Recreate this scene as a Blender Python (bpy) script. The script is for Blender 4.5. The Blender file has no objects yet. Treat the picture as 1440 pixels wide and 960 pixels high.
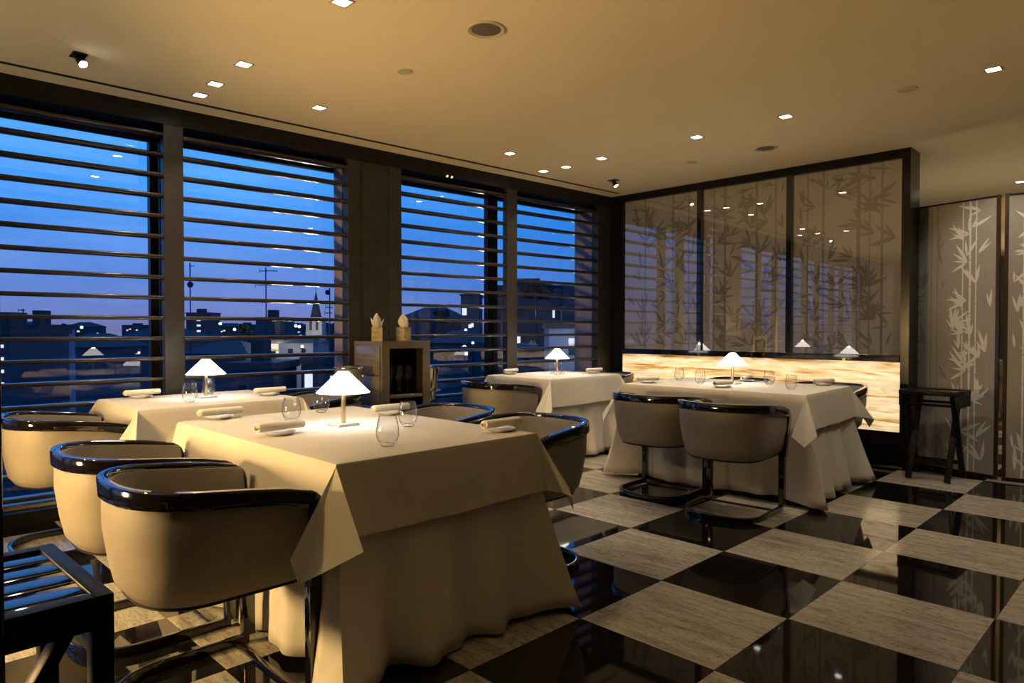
import bpy, bmesh, math, random
from mathutils import Vector, Matrix
random.seed(7)
C = bpy.context.scene.collection
PI = math.pi
sin, cos = math.sin, math.cos
WX, WK = -4.99, 0.0378          # window wall: X = WX + v + WK*Y
CEIL = 2.68
PY = 6.343                      # front of the panelled partition
CAMH = 1.186

# ------------------------------------------------------------------ helpers
def NB(): return bmesh.new()

def obj(name, bm, mats, parent=None, smooth=True, ang=38):
    me = bpy.data.meshes.new(name)
    bmesh.ops.recalc_face_normals(bm, faces=bm.faces[:])
    bm.to_mesh(me); bm.free()
    for m in (mats if isinstance(mats, (list, tuple)) else [mats]): me.materials.append(m)
    if smooth:
        for p in me.polygons: p.use_smooth = True
        try: me.set_sharp_from_angle(angle=math.radians(ang))
        except Exception: pass
    o = bpy.data.objects.new(name, me); C.objects.link(o)
    if parent is not None: o.parent = parent
    return o

def thing(name, label, cat, loc=(0, 0, 0), rotz=0.0, group=None):
    o = bpy.data.objects.new(name, None); C.objects.link(o)
    o.location = loc; o.rotation_euler = (0, 0, rotz); o.empty_display_size = .1
    return tag(o, label, cat, group)

def tag(o, label, cat, group=None):
    o['label'] = label; o['category'] = cat
    if group: o['group'] = group
    return o

def struct(o, label=None):
    o['kind'] = 'structure'
    if label: o['label'] = label
    return o

def sroot(name, label=None):
    o = bpy.data.objects.new(name, None); C.objects.link(o)
    return struct(o, label)

def dup(root, loc, rotz, label, group=None):
    r = root.copy(); C.objects.link(r); r.location = loc; r.rotation_euler = (0, 0, rotz); r['label'] = label
    if group: r['group'] = group
    for ch in list(root.children):
        c = ch.copy(); C.objects.link(c); c.parent = r
        for g in list(ch.children):
            d = g.copy(); C.objects.link(d); d.parent = c
    return r

def face(bm, vs, mi=0):
    try:
        f = bm.faces.new(vs); f.material_index = mi; return f
    except ValueError:
        return None

def box(bm, x0, x1, y0, y1, z0, z1, M=None, bev=0.0, mi=0):
    co = [(x, y, z) for x in (x0, x1) for y in (y0, y1) for z in (z0, z1)]
    if M is not None: co = [M @ Vector(c) for c in co]
    v = [bm.verts.new(c) for c in co]
    fs = [face(bm, [v[i] for i in q], mi) for q in ((0, 1, 3, 2), (4, 6, 7, 5), (0, 4, 5, 1), (2, 3, 7, 6), (0, 2, 6, 4), (1, 5, 7, 3))]
    if bev > 0:
        es = list({e for f in fs if f for e in f.edges})
        r = bmesh.ops.bevel(bm, geom=es, offset=bev, segments=2, affect='EDGES', profile=.5)
        for f in r['faces']: f.material_index = mi

def lathe(bm, prof, n=32, cx=0, cy=0, cz=0, cap0=False, cap1=False, mi=0):
    rings = []
    for r, z in prof:
        rings.append([bm.verts.new((cx + r * cos(2 * PI * k / n), cy + r * sin(2 * PI * k / n), cz + z)) for k in range(n)])
    for a, b in zip(rings, rings[1:]):
        for k in range(n): face(bm, (a[k], a[(k + 1) % n], b[(k + 1) % n], b[k]), mi)
    if cap0: face(bm, rings[0], mi)
    if cap1: face(bm, rings[-1], mi)

def tube(bm, a, b, r, n=10, r2=None, mi=0):
    a, b = Vector(a), Vector(b); d = (b - a).normalized()
    u = d.orthogonal().normalized(); w = d.cross(u); r2 = r if r2 is None else r2
    A = [bm.verts.new(a + (u * cos(2 * PI * k / n) + w * sin(2 * PI * k / n)) * r) for k in range(n)]
    B = [bm.verts.new(b + (u * cos(2 * PI * k / n) + w * sin(2 * PI * k / n)) * r2) for k in range(n)]
    for k in range(n): face(bm, (A[k], A[(k + 1) % n], B[(k + 1) % n], B[k]), mi)
    face(bm, A, mi); face(bm, B, mi)

def bar(bm, a, b, w, h, up=(0, 0, 1), bev=0.0):
    """rectangular bar from a to b: w across, h along up"""
    a, b = Vector(a), Vector(b); d = b - a; L = d.length; d.normalize()
    s = d.cross(Vector(up)).normalized(); t = s.cross(d)
    M = Matrix(((d.x, s.x, t.x, a.x), (d.y, s.y, t.y, a.y), (d.z, s.z, t.z, a.z), (0, 0, 0, 1)))
    box(bm, 0, L, -w / 2, w / 2, -h / 2, h / 2, M, bev)

def sweep(bm, pts, outs, sec, closed=False):
    """sec: list of (n, b) offsets; outs: outward vectors per point"""
    n = len(pts); rings = []
    for i in range(n):
        p = Vector(pts[i]); a = Vector(pts[i - 1] if (closed or i > 0) else pts[i]); c = Vector(pts[(i + 1) % n] if (closed or i < n - 1) else pts[i])
        t = (c - a).normalized(); o = Vector(outs[i]); o = (o - t * o.dot(t)).normalized(); b = t.cross(o)
        rings.append([bm.verts.new(p + o * s[0] + b * s[1]) for s in sec])
    m = len(sec)
    for i in range(n if closed else n - 1):
        A, B = rings[i], rings[(i + 1) % n]
        for k in range(m): face(bm, (A[k], A[(k + 1) % m], B[(k + 1) % m], B[k]))
    if not closed: face(bm, rings[0]); face(bm, rings[-1])

def rsec(w, h, c):
    """rounded rectangle section"""
    out = []
    for sx, sy, a0 in ((1, 1, 0), (-1, 1, 90), (-1, -1, 180), (1, -1, 270)):
        for k in range(4):
            a = math.radians(a0 + 30 * k)
            out.append((sx * (w / 2 - c) + c * cos(a), sy * (h / 2 - c) + c * sin(a)))
    return out

# ------------------------------------------------------------------ materials
def mat(name, col, rough=.5, metal=0, spec=.5, coat=0, coat_rough=.03, sheen=0, emit=None, estr=0):
    m = bpy.data.materials.new(name); m.use_nodes = True
    b = m.node_tree.nodes['Principled BSDF']
    b.inputs['Base Color'].default_value = (*col, 1); b.inputs['Roughness'].default_value = rough
    b.inputs['Metallic'].default_value = metal; b.inputs['Specular IOR Level'].default_value = spec
    b.inputs['Coat Weight'].default_value = coat; b.inputs['Coat Roughness'].default_value = coat_rough
    b.inputs['Sheen Weight'].default_value = sheen
    if emit: b.inputs['Emission Color'].default_value = (*emit, 1); b.inputs['Emission Strength'].default_value = estr
    return m

def nodes(m): return m.node_tree.nodes, m.node_tree.links, m.node_tree.nodes['Principled BSDF']

def ramp(N, stops):
    r = N.new('ShaderNodeValToRGB'); e = r.color_ramp.elements
    e[0].position, e[0].color = stops[0][0], (*stops[0][1], 1)
    e[1].position, e[1].color = stops[-1][0], (*stops[-1][1], 1)
    for p, c in stops[1:-1]:
        q = e.new(p); q.color = (*c, 1)
    return r

def noisy(m, c1, c2, scale=8, sx=(1, 1, 1), detail=4, bump=0, bscale=None, lo=.35, hi=.65):
    N, L, b = nodes(m)
    tc = N.new('ShaderNodeTexCoord'); mp = N.new('ShaderNodeMapping'); mp.inputs['Scale'].default_value = sx
    L.new(tc.outputs['Object'], mp.inputs['Vector'])
    n = N.new('ShaderNodeTexNoise'); n.inputs['Scale'].default_value = scale; n.inputs['Detail'].default_value = detail
    L.new(mp.outputs['Vector'], n.inputs['Vector'])
    r = ramp(N, [(lo, c1), (hi, c2)]); L.new(n.outputs['Fac'], r.inputs['Fac']); L.new(r.outputs['Color'], b.inputs['Base Color'])
    if bump:
        n2 = N.new('ShaderNodeTexNoise'); n2.inputs['Scale'].default_value = bscale or scale * 20
        L.new(mp.outputs['Vector'], n2.inputs['Vector'])
        bp = N.new('ShaderNodeBump'); bp.inputs['Strength'].default_value = bump; bp.inputs['Distance'].default_value = .002
        L.new(n2.outputs['Fac'], bp.inputs['Height']); L.new(bp.outputs['Normal'], b.inputs['Normal'])
    return m

M = {}
M['ceiling'] = noisy(mat('ceiling_plaster', (.84, .71, .47), .9, spec=.1), (.82, .69, .455), (.85, .72, .48), 1.5)
M['lacquer'] = mat('black_lacquer', (.006, .005, .006), .07, spec=.6, coat=.6)
M['satin_black'] = noisy(mat('satin_black', (.012, .011, .011), .38, spec=.2), (.010, .010, .010), (.016, .015, .014), 30)
M['mullion'] = noisy(mat('dark_bronze_metal', (.035, .030, .025), .42, metal=.3), (.030, .026, .022), (.042, .036, .030), 12)
M['louver'] = mat('bronze_louver', (.045, .032, .024), .28, metal=.55, spec=.7, coat=.35, coat_rough=.08)
M['cloth'] = noisy(mat('table_linen', (.60, .57, .52), .85, spec=.15, sheen=.1), (.575, .545, .495), (.62, .59, .54), 3, bump=.15, bscale=420)
M['napkin'] = noisy(mat('napkin_linen', (.78, .74, .66), .85, spec=.15), (.74, .70, .62), (.81, .77, .69), 30, bump=.2, bscale=500)
M['leather'] = noisy(mat('taupe_leather', (.27, .24, .205), .52, spec=.35), (.255, .225, .19), (.29, .26, .22), 5, bump=.12, bscale=350)
M['leather_in'] = noisy(mat('grey_suede_lining', (.24, .215, .195), .75, spec=.2), (.225, .20, .18), (.26, .235, .21), 7, bump=.1, bscale=400)
M['brass'] = mat('brushed_brass', (.62, .50, .34), .28, metal=1)
M['chrome'] = mat('polished_steel', (.75, .74, .72), .1, metal=1)
M['nickel'] = mat('satin_nickel', (.62, .58, .52), .45, metal=.6)
M['frame_black'] = mat('black_frame_lacquer', (.005, .005, .006), .22, spec=.25)
M['china'] = mat('white_china', (.82, .80, .76), .15, coat=.4)
M['shade'] = mat('lit_lamp_shade', (.9, .88, .83), .7, emit=(1, .96, .89), estr=3.2)
M['lens'] = mat('lit_downlight_lens', (.9, .9, .9), .5, emit=(1, .93, .80), estr=30)
M['bulb'] = mat('lit_bulb', (.9, .9, .9), .5, emit=(1, .95, .86), estr=60)
M['trimwhite'] = mat('cream_metal', (.55, .47, .33), .5)
M['ventgrey'] = mat('grey_grille', (.13, .105, .07), .7)
M['cabinet'] = noisy(mat('bronze_lacquer_cabinet', (.13, .105, .072), .22, coat=.5, coat_rough=.08), (.12, .097, .066), (.14, .115, .08), 2, sx=(1, 1, 9))
M['cabinet_in'] = mat('dark_cabinet_lining', (.018, .013, .010), .45)
M['leaf'] = noisy(mat('pale_leaf', (.55, .52, .40), .55), (.48, .46, .32), (.66, .62, .52), 40)
M['stem'] = mat('dark_stem', (.03, .035, .02), .6)
M['sill'] = mat('pale_sill_stone', (.72, .69, .62), .5)
M['dark_wood'] = noisy(mat('dark_stained_wood', (.008, .007, .008), .40, spec=.16), (.004, .004, .004), (.007, .0065, .0065), 6, sx=(1, 14, 14))
M['brown_post'] = noisy(mat('dark_brown_wood', (.035, .018, .012), .35), (.028, .014, .010), (.045, .024, .016), 10, sx=(8, 8, 1))
M['mirror'] = mat('mirror', (.85, .82, .78), .02, metal=1)
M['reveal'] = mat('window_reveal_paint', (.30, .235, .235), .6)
M['wall'] = noisy(mat('wall_plaster', (.14, .12, .10), .85), (.13, .11, .09), (.15, .13, .11), 3)

# glass sheets: clear transmission with a Fresnel reflection
def sheet_glass(name, tint=(1, 1, 1), ior=1.5, boost=1.0, rough=0.0, power=1.0, edge=None):
    m = bpy.data.materials.new(name); m.use_nodes = True
    N, L = m.node_tree.nodes, m.node_tree.links; N.clear()
    out = N.new('ShaderNodeOutputMaterial'); mx = N.new('ShaderNodeMixShader')
    t = N.new('ShaderNodeBsdfTransparent'); t.inputs[0].default_value = (*tint, 1)
    if edge is not None:
        lw = N.new('ShaderNodeLayerWeight'); lw.inputs['Blend'].default_value = .5
        rp = ramp(N, [(.55, tint), (.97, edge)]); L.new(lw.outputs['Facing'], rp.inputs['Fac']); L.new(rp.outputs['Color'], t.inputs[0])
    g = N.new('ShaderNodeBsdfGlossy'); g.inputs['Roughness'].default_value = rough
    f0 = ((ior - 1) / (ior + 1)) ** 2 * boost
    f = N.new('ShaderNodeLayerWeight'); f.inputs['Blend'].default_value = .5
    p = N.new('ShaderNodeMath'); p.operation = 'POWER'; p.inputs[1].default_value = 4.2; L.new(f.outputs['Facing'], p.inputs[0])
    k = N.new('ShaderNodeMath'); k.operation = 'MULTIPLY_ADD'; k.use_clamp = True; k.inputs[1].default_value = (1 - f0) * power; k.inputs[2].default_value = f0
    L.new(p.outputs[0], k.inputs[0]); L.new(k.outputs[0], mx.inputs[0])
    L.new(t.outputs[0], mx.inputs[1]); L.new(g.outputs[0], mx.inputs[2]); L.new(mx.outputs[0], out.inputs[0])
    return m
M['window_glass'] = sheet_glass('window_glass', (.96, .99, 1.0), 1.5, 3.0)
M['panel_glass'] = sheet_glass('panel_glass', (.95, .95, .95), 1.5, 5.5)
M['tumbler'] = sheet_glass('drinking_glass', (.985, .985, .985), 1.5, 1.6, power=1.0, edge=(.50, .49, .48))
M['acrylic'] = mat('smoky_acrylic', (.34, .29, .25), .18, coat=.5)
M['acrylic'].node_tree.nodes['Principled BSDF'].inputs['Alpha'].default_value = .6

# polished chequer floor: travertine and black marble
def floor_material():
    m = mat('chequer_floor', (.3, .3, .3), .2); N, L, b = nodes(m)
    tc = N.new('ShaderNodeTexCoord'); sp = N.new('ShaderNodeSeparateXYZ'); L.new(tc.outputs['Object'], sp.inputs[0])
    def mth(op, a, bb=None, cl=False):
        n = N.new('ShaderNodeMath'); n.operation = op; n.use_clamp = cl
        for i, v in enumerate((a, bb)):
            if v is None: continue
            if isinstance(v, (int, float)): n.inputs[i].default_value = v
            else: L.new(v, n.inputs[i])
        return n.outputs[0]
    S = .6
    gx = mth('DIVIDE', mth('ADD', sp.outputs[0], 1.7745), S); gy = mth('DIVIDE', mth('SUBTRACT', sp.outputs[1], 2.7615), S)
    ix, iy = mth('FLOOR', gx), mth('FLOOR', gy)
    odd = mth('ABSOLUTE', mth('MODULO', mth('ADD', ix, iy), 2))
    fx, fy = mth('FRACT', gx), mth('FRACT', gy)
    ex = mth('MINIMUM', fx, mth('SUBTRACT', 1.0, fx)); ey = mth('MINIMUM', fy, mth('SUBTRACT', 1.0, fy))
    inside = mth('GREATER_THAN', mth('MINIMUM', ex, ey), .004)
    # per tile shift so that veins do not run across joints
    cmb = N.new('ShaderNodeCombineXYZ')
    L.new(mth('ADD', mth('MULTIPLY', sp.outputs[0], 2.2), mth('MULTIPLY', iy, 7.31)), cmb.inputs[0])
    L.new(mth('ADD', mth('MULTIPLY', sp.outputs[1], 17.0), mth('MULTIPLY', ix, 3.7)), cmb.inputs[1])
    L.new(mth('MULTIPLY', mth('ADD', ix, mth('MULTIPLY', iy, 1.7)), 5.3), cmb.inputs[2])
    n1 = N.new('ShaderNodeTexNoise'); n1.inputs['Scale'].default_value = 1.5; n1.inputs['Detail'].default_value = 7; n1.inputs['Roughness'].default_value = .62; n1.inputs['Distortion'].default_value = .5
    L.new(cmb.outputs[0], n1.inputs['Vector'])
    tr = ramp(N, [(.24, (.17, .15, .115)), (.42, (.30, .278, .235)), (.55, (.375, .35, .30)), (.74, (.46, .435, .38))])
    L.new(n1.outputs['Fac'], tr.inputs['Fac'])
    # travertine pits
    n2 = N.new('ShaderNodeTexNoise'); n2.inputs['Scale'].default_value = 1.0; n2.inputs['Detail'].default_value = 4; n2.inputs['Roughness'].default_value = .8; pv = N.new('ShaderNodeVectorMath'); pv.operation = 'MULTIPLY'; pv.inputs[1].default_value = (14, 5.2, 1); L.new(cmb.outputs[0], pv.inputs[0]); L.new(pv.outputs[0], n2.inputs['Vector'])
    pit = N.new('ShaderNodeMapRange'); pit.inputs[1].default_value = .36; pit.inputs[2].default_value = .47; pit.inputs[3].default_value = .42; pit.inputs[4].default_value = 1
    L.new(n2.outputs['Fac'], pit.inputs[0])
    mu = N.new('ShaderNodeMix'); mu.data_type = 'RGBA'; mu.blend_type = 'MULTIPLY'; mu.inputs[0].default_value = 1
    L.new(tr.outputs['Color'], mu.inputs[6]); L.new(pit.outputs[0], mu.inputs[7])
    n3 = N.new('ShaderNodeTexNoise'); n3.inputs['Scale'].default_value = 9; L.new(tc.outputs['Object'], n3.inputs['Vector'])
    bl = ramp(N, [(.4, (.004, .004, .0045)), (.75, (.010, .0095, .009))]); L.new(n3.outputs['Fac'], bl.inputs['Fac'])
    mx = N.new('ShaderNodeMix'); mx.data_type = 'RGBA'; L.new(mth('MULTIPLY', odd, inside), mx.inputs[0])
    L.new(bl.outputs['Color'], mx.inputs[6]); L.new(mu.outputs[2], mx.inputs[7]); L.new(mx.outputs[2], b.inputs['Base Color'])
    rr = N.new('ShaderNodeMix'); rr.data_type = 'FLOAT'; L.new(odd, rr.inputs[0]); rr.inputs[2].default_value = .035; rr.inputs[3].default_value = .17
    L.new(rr.outputs[0], b.inputs['Roughness']); b.inputs['Specular IOR Level'].default_value = .5
    return m
M['floor'] = floor_material()

def onyx_material(name, lit, scale=(1.5, 1, 5.5)):
    m = mat(name, (.5, .4, .25), .15, coat=.3); N, L, b = nodes(m)
    tc = N.new('ShaderNodeTexCoord'); mp = N.new('ShaderNodeMapping'); mp.inputs['Scale'].default_value = scale
    L.new(tc.outputs['Object'], mp.inputs['Vector'])
    n0 = N.new('ShaderNodeTexNoise'); n0.inputs['Scale'].default_value = .9; n0.inputs['Detail'].default_value = 3; L.new(mp.outputs[0], n0.inputs['Vector'])
    ad = N.new('ShaderNodeVectorMath'); ad.operation = 'MULTIPLY_ADD'; ad.inputs[1].default_value = (.5, .5, 1.1)
    L.new(n0.outputs['Color'], ad.inputs[0]); L.new(mp.outputs[0], ad.inputs[2])
    n1 = N.new('ShaderNodeTexNoise'); n1.inputs['Scale'].default_value = 1.7; n1.inputs['Detail'].default_value = 9; n1.inputs['Roughness'].default_value = .62; n1.inputs['Distortion'].default_value = .4
    L.new(ad.outputs[0], n1.inputs['Vector'])
    r = ramp(N, [(.30, (.20, .07, .01)), (.39, (.60, .30, .07)), (.445, (.95, .64, .27)), (.49, (1.2, .93, .54)), (.535, (1.5, 1.25, .86)), (.575, (1.0, .70, .33)), (.62, (1.35, 1.1, .72)), (.70, (.75, .46, .15))])
    L.new(n1.outputs['Fac'], r.inputs['Fac']); L.new(r.outputs['Color'], b.inputs['Base Color'])
    if lit:
        L.new(r.outputs['Color'], b.inputs['Emission Color']); b.inputs['Emission Strength'].default_value = lit
    return m
M['onyx'] = onyx_material('backlit_onyx', .52, (.7, 1, 9))
M['onyx_vase'] = noisy(mat('gold_onyx', (.4, .3, .13), .25, coat=.3), (.28, .20, .075), (.46, .36, .17), 16, sx=(1, 1, 2.5))

def silk(name, c1, c2, rough=.55, spec=.3):
    m = mat(name, c1, rough, spec=spec); N, L, b = nodes(m)
    tc = N.new('ShaderNodeTexCoord'); mp = N.new('ShaderNodeMapping'); mp.inputs['Scale'].default_value = (60, 60, 4)
    L.new(tc.outputs['Object'], mp.inputs['Vector'])
    n = N.new('ShaderNodeTexNoise'); n.inputs['Scale'].default_value = 3; n.inputs['Detail'].default_value = 3; L.new(mp.outputs[0], n.inputs['Vector'])
    n2 = N.new('ShaderNodeTexNoise'); n2.inputs['Scale'].default_value = 1.2; L.new(tc.outputs['Object'], n2.inputs['Vector'])
    a = N.new('ShaderNodeMath'); a.operation = 'MULTIPLY_ADD'; a.inputs[1].default_value = .6; L.new(n.outputs['Fac'], a.inputs[0])
    k = N.new('ShaderNodeMath'); k.operation = 'MULTIPLY'; k.inputs[1].default_value = .4; L.new(n2.outputs['Fac'], k.inputs[0]); L.new(k.outputs[0], a.inputs[2])
    r = ramp(N, [(.35, c1), (.65, c2)]); L.new(a.outputs[0], r.inputs['Fac']); L.new(r.outputs['Color'], b.inputs['Base Color'])
    return m
M['silk'] = silk('taupe_silk', (.38, .365, .345), (.45, .43, .405))
M['silk_leaf'] = silk('brown_silk_leaf', (.205, .185, .16), (.25, .225, .20))
M['paper'] = silk('grey_silk_paper', (.27, .25, .225), (.32, .30, .275), .5)
M['paper_leaf'] = silk('silver_leaf_print', (.60, .58, .56), (.70, .68, .66), .38, .6)
M['paper_shade'] = silk('shaded_leaf_print', (.19, .175, .155), (.225, .205, .18), .5)  # silver leaves turned off the sheen, the dimming put into their colour

M['roof'] = noisy(mat('roof_tiles', (.05, .045, .05), .8), (.035, .032, .036), (.06, .052, .055), .8)
M['facade'] = noisy(mat('dark_facade', (.07, .07, .08), .85), (.06, .06, .07), (.09, .088, .095), .3)
M['facade_pale'] = noisy(mat('pale_facade', (.30, .30, .33), .85), (.26, .26, .29), (.34, .34, .37), .3)
M['stone'] = noisy(mat('tower_stone', (.42, .40, .36), .85), (.36, .34, .31), (.48, .45, .41), .5)
M['slate'] = mat('spire_slate', (.03, .03, .035), .7)
M['win_warm'] = mat('lit_window_warm', (.1, .1, .1), .5, emit=(1, .80, .50), estr=1.1)
M['win_cool'] = mat('lit_window_white', (.1, .1, .1), .5, emit=(.92, .96, 1), estr=1.0)
M['lamp_glow'] = mat('street_lamp_glow', (.1, .1, .1), .5, emit=(.95, .97, 1), estr=6)
M['win_dark'] = mat('dark_window', (.02, .025, .035), .15)
M['aerial'] = mat('aerial_metal', (.02, .02, .025), .6)
M['city_ground'] = noisy(mat('city_ground', (.03, .03, .035), .9), (.02, .022, .028), (.045, .045, .05), .05)
M['tree'] = noisy(mat('tree_foliage', (.02, .03, .02), .9), (.012, .018, .014), (.03, .04, .028), 1.5)

# ------------------------------------------------------------------ room shell
XR, YB, YF = 3.2, -4.2, 9.6
def quad(name, pts, m):
    bm = NB(); face(bm, [bm.verts.new(p) for p in pts]); return obj(name, bm, m, smooth=False)
def slab(name, x0, x1, y0, y1, z0, z1, m):
    bm = NB(); box(bm, x0, x1, y0, y1, z0, z1); return struct(obj(name, bm, m, smooth=False))
def wx(u, v=0.0): return WX + v + WK * u
def wallbox(bm, u0, u1, v0, v1, z0, z1, bev=0):
    p = [(wx(u, v), u, z) for u in (u0, u1) for v in (v0, v1) for z in (z0, z1)]
    v = [bm.verts.new(c) for c in p]
    fs = [face(bm, [v[i] for i in q]) for q in ((0, 1, 3, 2), (4, 6, 7, 5), (0, 4, 5, 1), (2, 3, 7, 6), (0, 2, 6, 4), (1, 5, 7, 3))]
    if bev: bmesh.ops.bevel(bm, geom=list({e for f in fs for e in f.edges}), offset=bev, segments=3, affect='EDGES', profile=.5)

bm = NB()
def prism(bm, poly, z0, z1):
    a = [bm.verts.new((x, y, z0)) for x, y in poly]; b = [bm.verts.new((x, y, z1)) for x, y in poly]
    face(bm, a); face(bm, b)
    for i in range(len(poly)): face(bm, (a[i], a[(i + 1) % len(poly)], b[(i + 1) % len(poly)], b[i]))
plan = [(wx(YB), YB), (XR, YB), (XR, YF), (wx(YF), YF)]
prism(bm, plan, -.12, 0); struct(obj('floor', bm, M['floor'], smooth=False), 'polished chequer floor of black marble and travertine tiles')
bm = NB(); prism(bm, [(wx(YB, -.35), YB), (XR, YB), (XR, YF), (wx(YF, -.35), YF)], CEIL, CEIL + .12); struct(obj('ceiling', bm, M['ceiling'], smooth=False), 'cream plaster ceiling')
slab('wall_back', -5.5, XR, YB - .1, YB, 0, CEIL, M['wall'])
slab('wall_right', XR, XR + .1, YB, YF, 0, CEIL, M['wall'])
slab('wall_far', -5.2, XR, YF, YF + .1, 0, CEIL, M['wall'])
# slot diffuser along the window wall
bm = NB()
for dv in (.185, .205): wallbox(bm, YB, 6.2, dv, dv + .009, CEIL - .004, CEIL + .002)
struct(obj('trim_1', bm, M['satin_black'], smooth=False), 'double dark slot line in the ceiling along the windows')
# header above the windows
bm = NB(); wallbox(bm, YB, YF, -.34, 0, 2.56, CEIL); struct(obj('trim_2', bm, M['satin_black'], smooth=False), 'black header above the windows')
bm = NB(); wallbox(bm, YB, YF, -.34, 0.0, 0, .085); struct(obj('trim_3', bm, M['satin_black'], smooth=False), 'black kerb under the windows')

# windows: opening (u0,u1)
OPEN = [(-3.9, -2.6), (-2.45, -1.15), (-1.0, .26), (.40, 1.605), (1.73, 2.987), (3.499, 4.724), (4.858, 6.10), (6.33, 7.6)]
SOLID = [(YB, -3.9), (-2.6, -2.45), (-1.15, -1.0), (.26, .40), (1.605, 1.73), (2.987, 3.499), (4.724, 4.858), (6.10, 6.33), (7.6, YF)]
for i, (u0, u1) in enumerate(OPEN):
    r = sroot(f'window_{i + 1}', None)
    bm = NB()
    for k in range(18):
        z = 2.492 - .1372 * k
        wallbox(bm, u0 - .002, u1 + .002, -.085, 0.0, z - .013, z + .013, bev=.009)
    obj('louver_bars', bm, M['louver'], r)
    bm = NB()
    sh = .13 if abs(u1 - 2.987) < .01 else 0
    for a, b in ((u0 - .06, u0 + .0), (u1 + sh, u1 + sh + .055)): wallbox(bm, a, b, -.335, -.28, .085, 2.56)
    wallbox(bm, u0 - .06, u1 + .055, -.335, -.28, 2.50, 2.56); wallbox(bm, u0 - .06, u1 + .055, -.335, -.28, .085, .12)
    obj('outer_frame', bm, M['satin_black'], r, smooth=False)
    bm = NB(); vs = [bm.verts.new((wx(u, -.305), u, z)) for u, z in ((u0 - .03, .1), (u1 + sh + .03, .1), (u1 + sh + .03, 2.53), (u0 - .03, 2.53))]; face(bm, vs)
    obj('pane', bm, M['window_glass'], r, smooth=False)
    bm = NB(); wallbox(bm, u0, u1, -.27, -.10, .085, .115); obj('inner_sill', bm, M['sill'], r, smooth=False)
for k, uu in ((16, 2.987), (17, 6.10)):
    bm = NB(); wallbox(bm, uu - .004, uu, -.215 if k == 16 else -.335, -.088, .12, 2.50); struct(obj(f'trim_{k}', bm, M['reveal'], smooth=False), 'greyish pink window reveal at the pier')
n = 0
for u0, u1 in SOLID:
    n += 1
    wide = u1 - u0 > .2
    bm = NB()
    if wide:
        d = -.34
        if u0 > 2.9 and u0 < 3:
            d = -.215
            wallbox(bm, u0, 3.104, d, 0.0, .085, 2.56, .003); wallbox(bm, 3.107, 3.376, d, -.006, .085, 2.56); wallbox(bm, 3.379, u1, d, 0.0, .085, 2.56, .003)
        else: wallbox(bm, u0, u1, d, 0, .085, 2.56)
    else:
        wallbox(bm, u0, u1, -.06, 0.004, .085, 2.56, .003)
    struct(obj(f'trim_{n + 3}', bm, M['mullion'], smooth=False), 'dark bronze pier or mullion between the louvred windows')

# ------------------------------------------------------------------ panelled partition with backlit onyx
PX0, PX1 = -4.78, -1.70
pr = sroot('wall_north', 'black framed partition with three bamboo silk panels over glowing onyx')
bm = NB()
box(bm, PX0, PX1, PY + .05, PY + .25, 0, CEIL)                    # core
box(bm, PX0, -4.60, PY - .01, PY + .05, 0, CEIL); box(bm, -1.765, PX1, PY - .01, PY + .05, 0, CEIL)
box(bm, -4.60, -1.765, PY - .01, PY + .05, 2.605, CEIL)
box(bm, -4.70, -1.765, PY - .01, PY + .05, 0, .315)
obj('frame', bm, M['frame_black'], pr, smooth=False)
bm = NB(); box(bm, -4.60, -1.765, PY - .03, PY + .05, .905, .962, bev=.003); obj('ledge', bm, M['lacquer'], pr, smooth=False)
bm = NB()
for x in (-3.64, -2.712): box(bm, x - .024, x + .024, PY - .012, PY + .05, .962, 2.605)
obj('panel_divider', bm, M['lacquer'], pr, smooth=False)
bm = NB(); box(bm, -4.705, -1.765, PY + .005, PY + .049, .315, .905); obj('onyx_panel', bm, M['onyx'], pr, smooth=False)
bm = NB(); box(bm, -4.6, -1.74, PY - .02, PY - .0101, .012, .032); obj('toe_strip', bm, M['chrome'], pr, smooth=False)

def leafshape(bm, P, x, z, a, L, w, mi):
    """lance leaf from (x,z) along angle a (0 = +x); P maps (x,z,lift) to 3D"""
    ca, sa = cos(a), sin(a); bend = random.uniform(-.12, .12)
    prof = [(0, .0), (.12, .45), (.3, .95), (.5, 1), (.72, .7), (1, 0)]
    up, dn = [], []
    for t, k in prof:
        cx, cz = x + ca * L * t - sa * bend * L * t * t, z + sa * L * t + ca * bend * L * t * t
        up.append((cx - sa * w * k / 2, cz + ca * w * k / 2)); dn.append((cx + sa * w * k / 2, cz - ca * w * k / 2))
    ring = up + dn[-2:0:-1]
    face(bm, [bm.verts.new(P(px, pz)) for px, pz in ring], mi)

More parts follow.
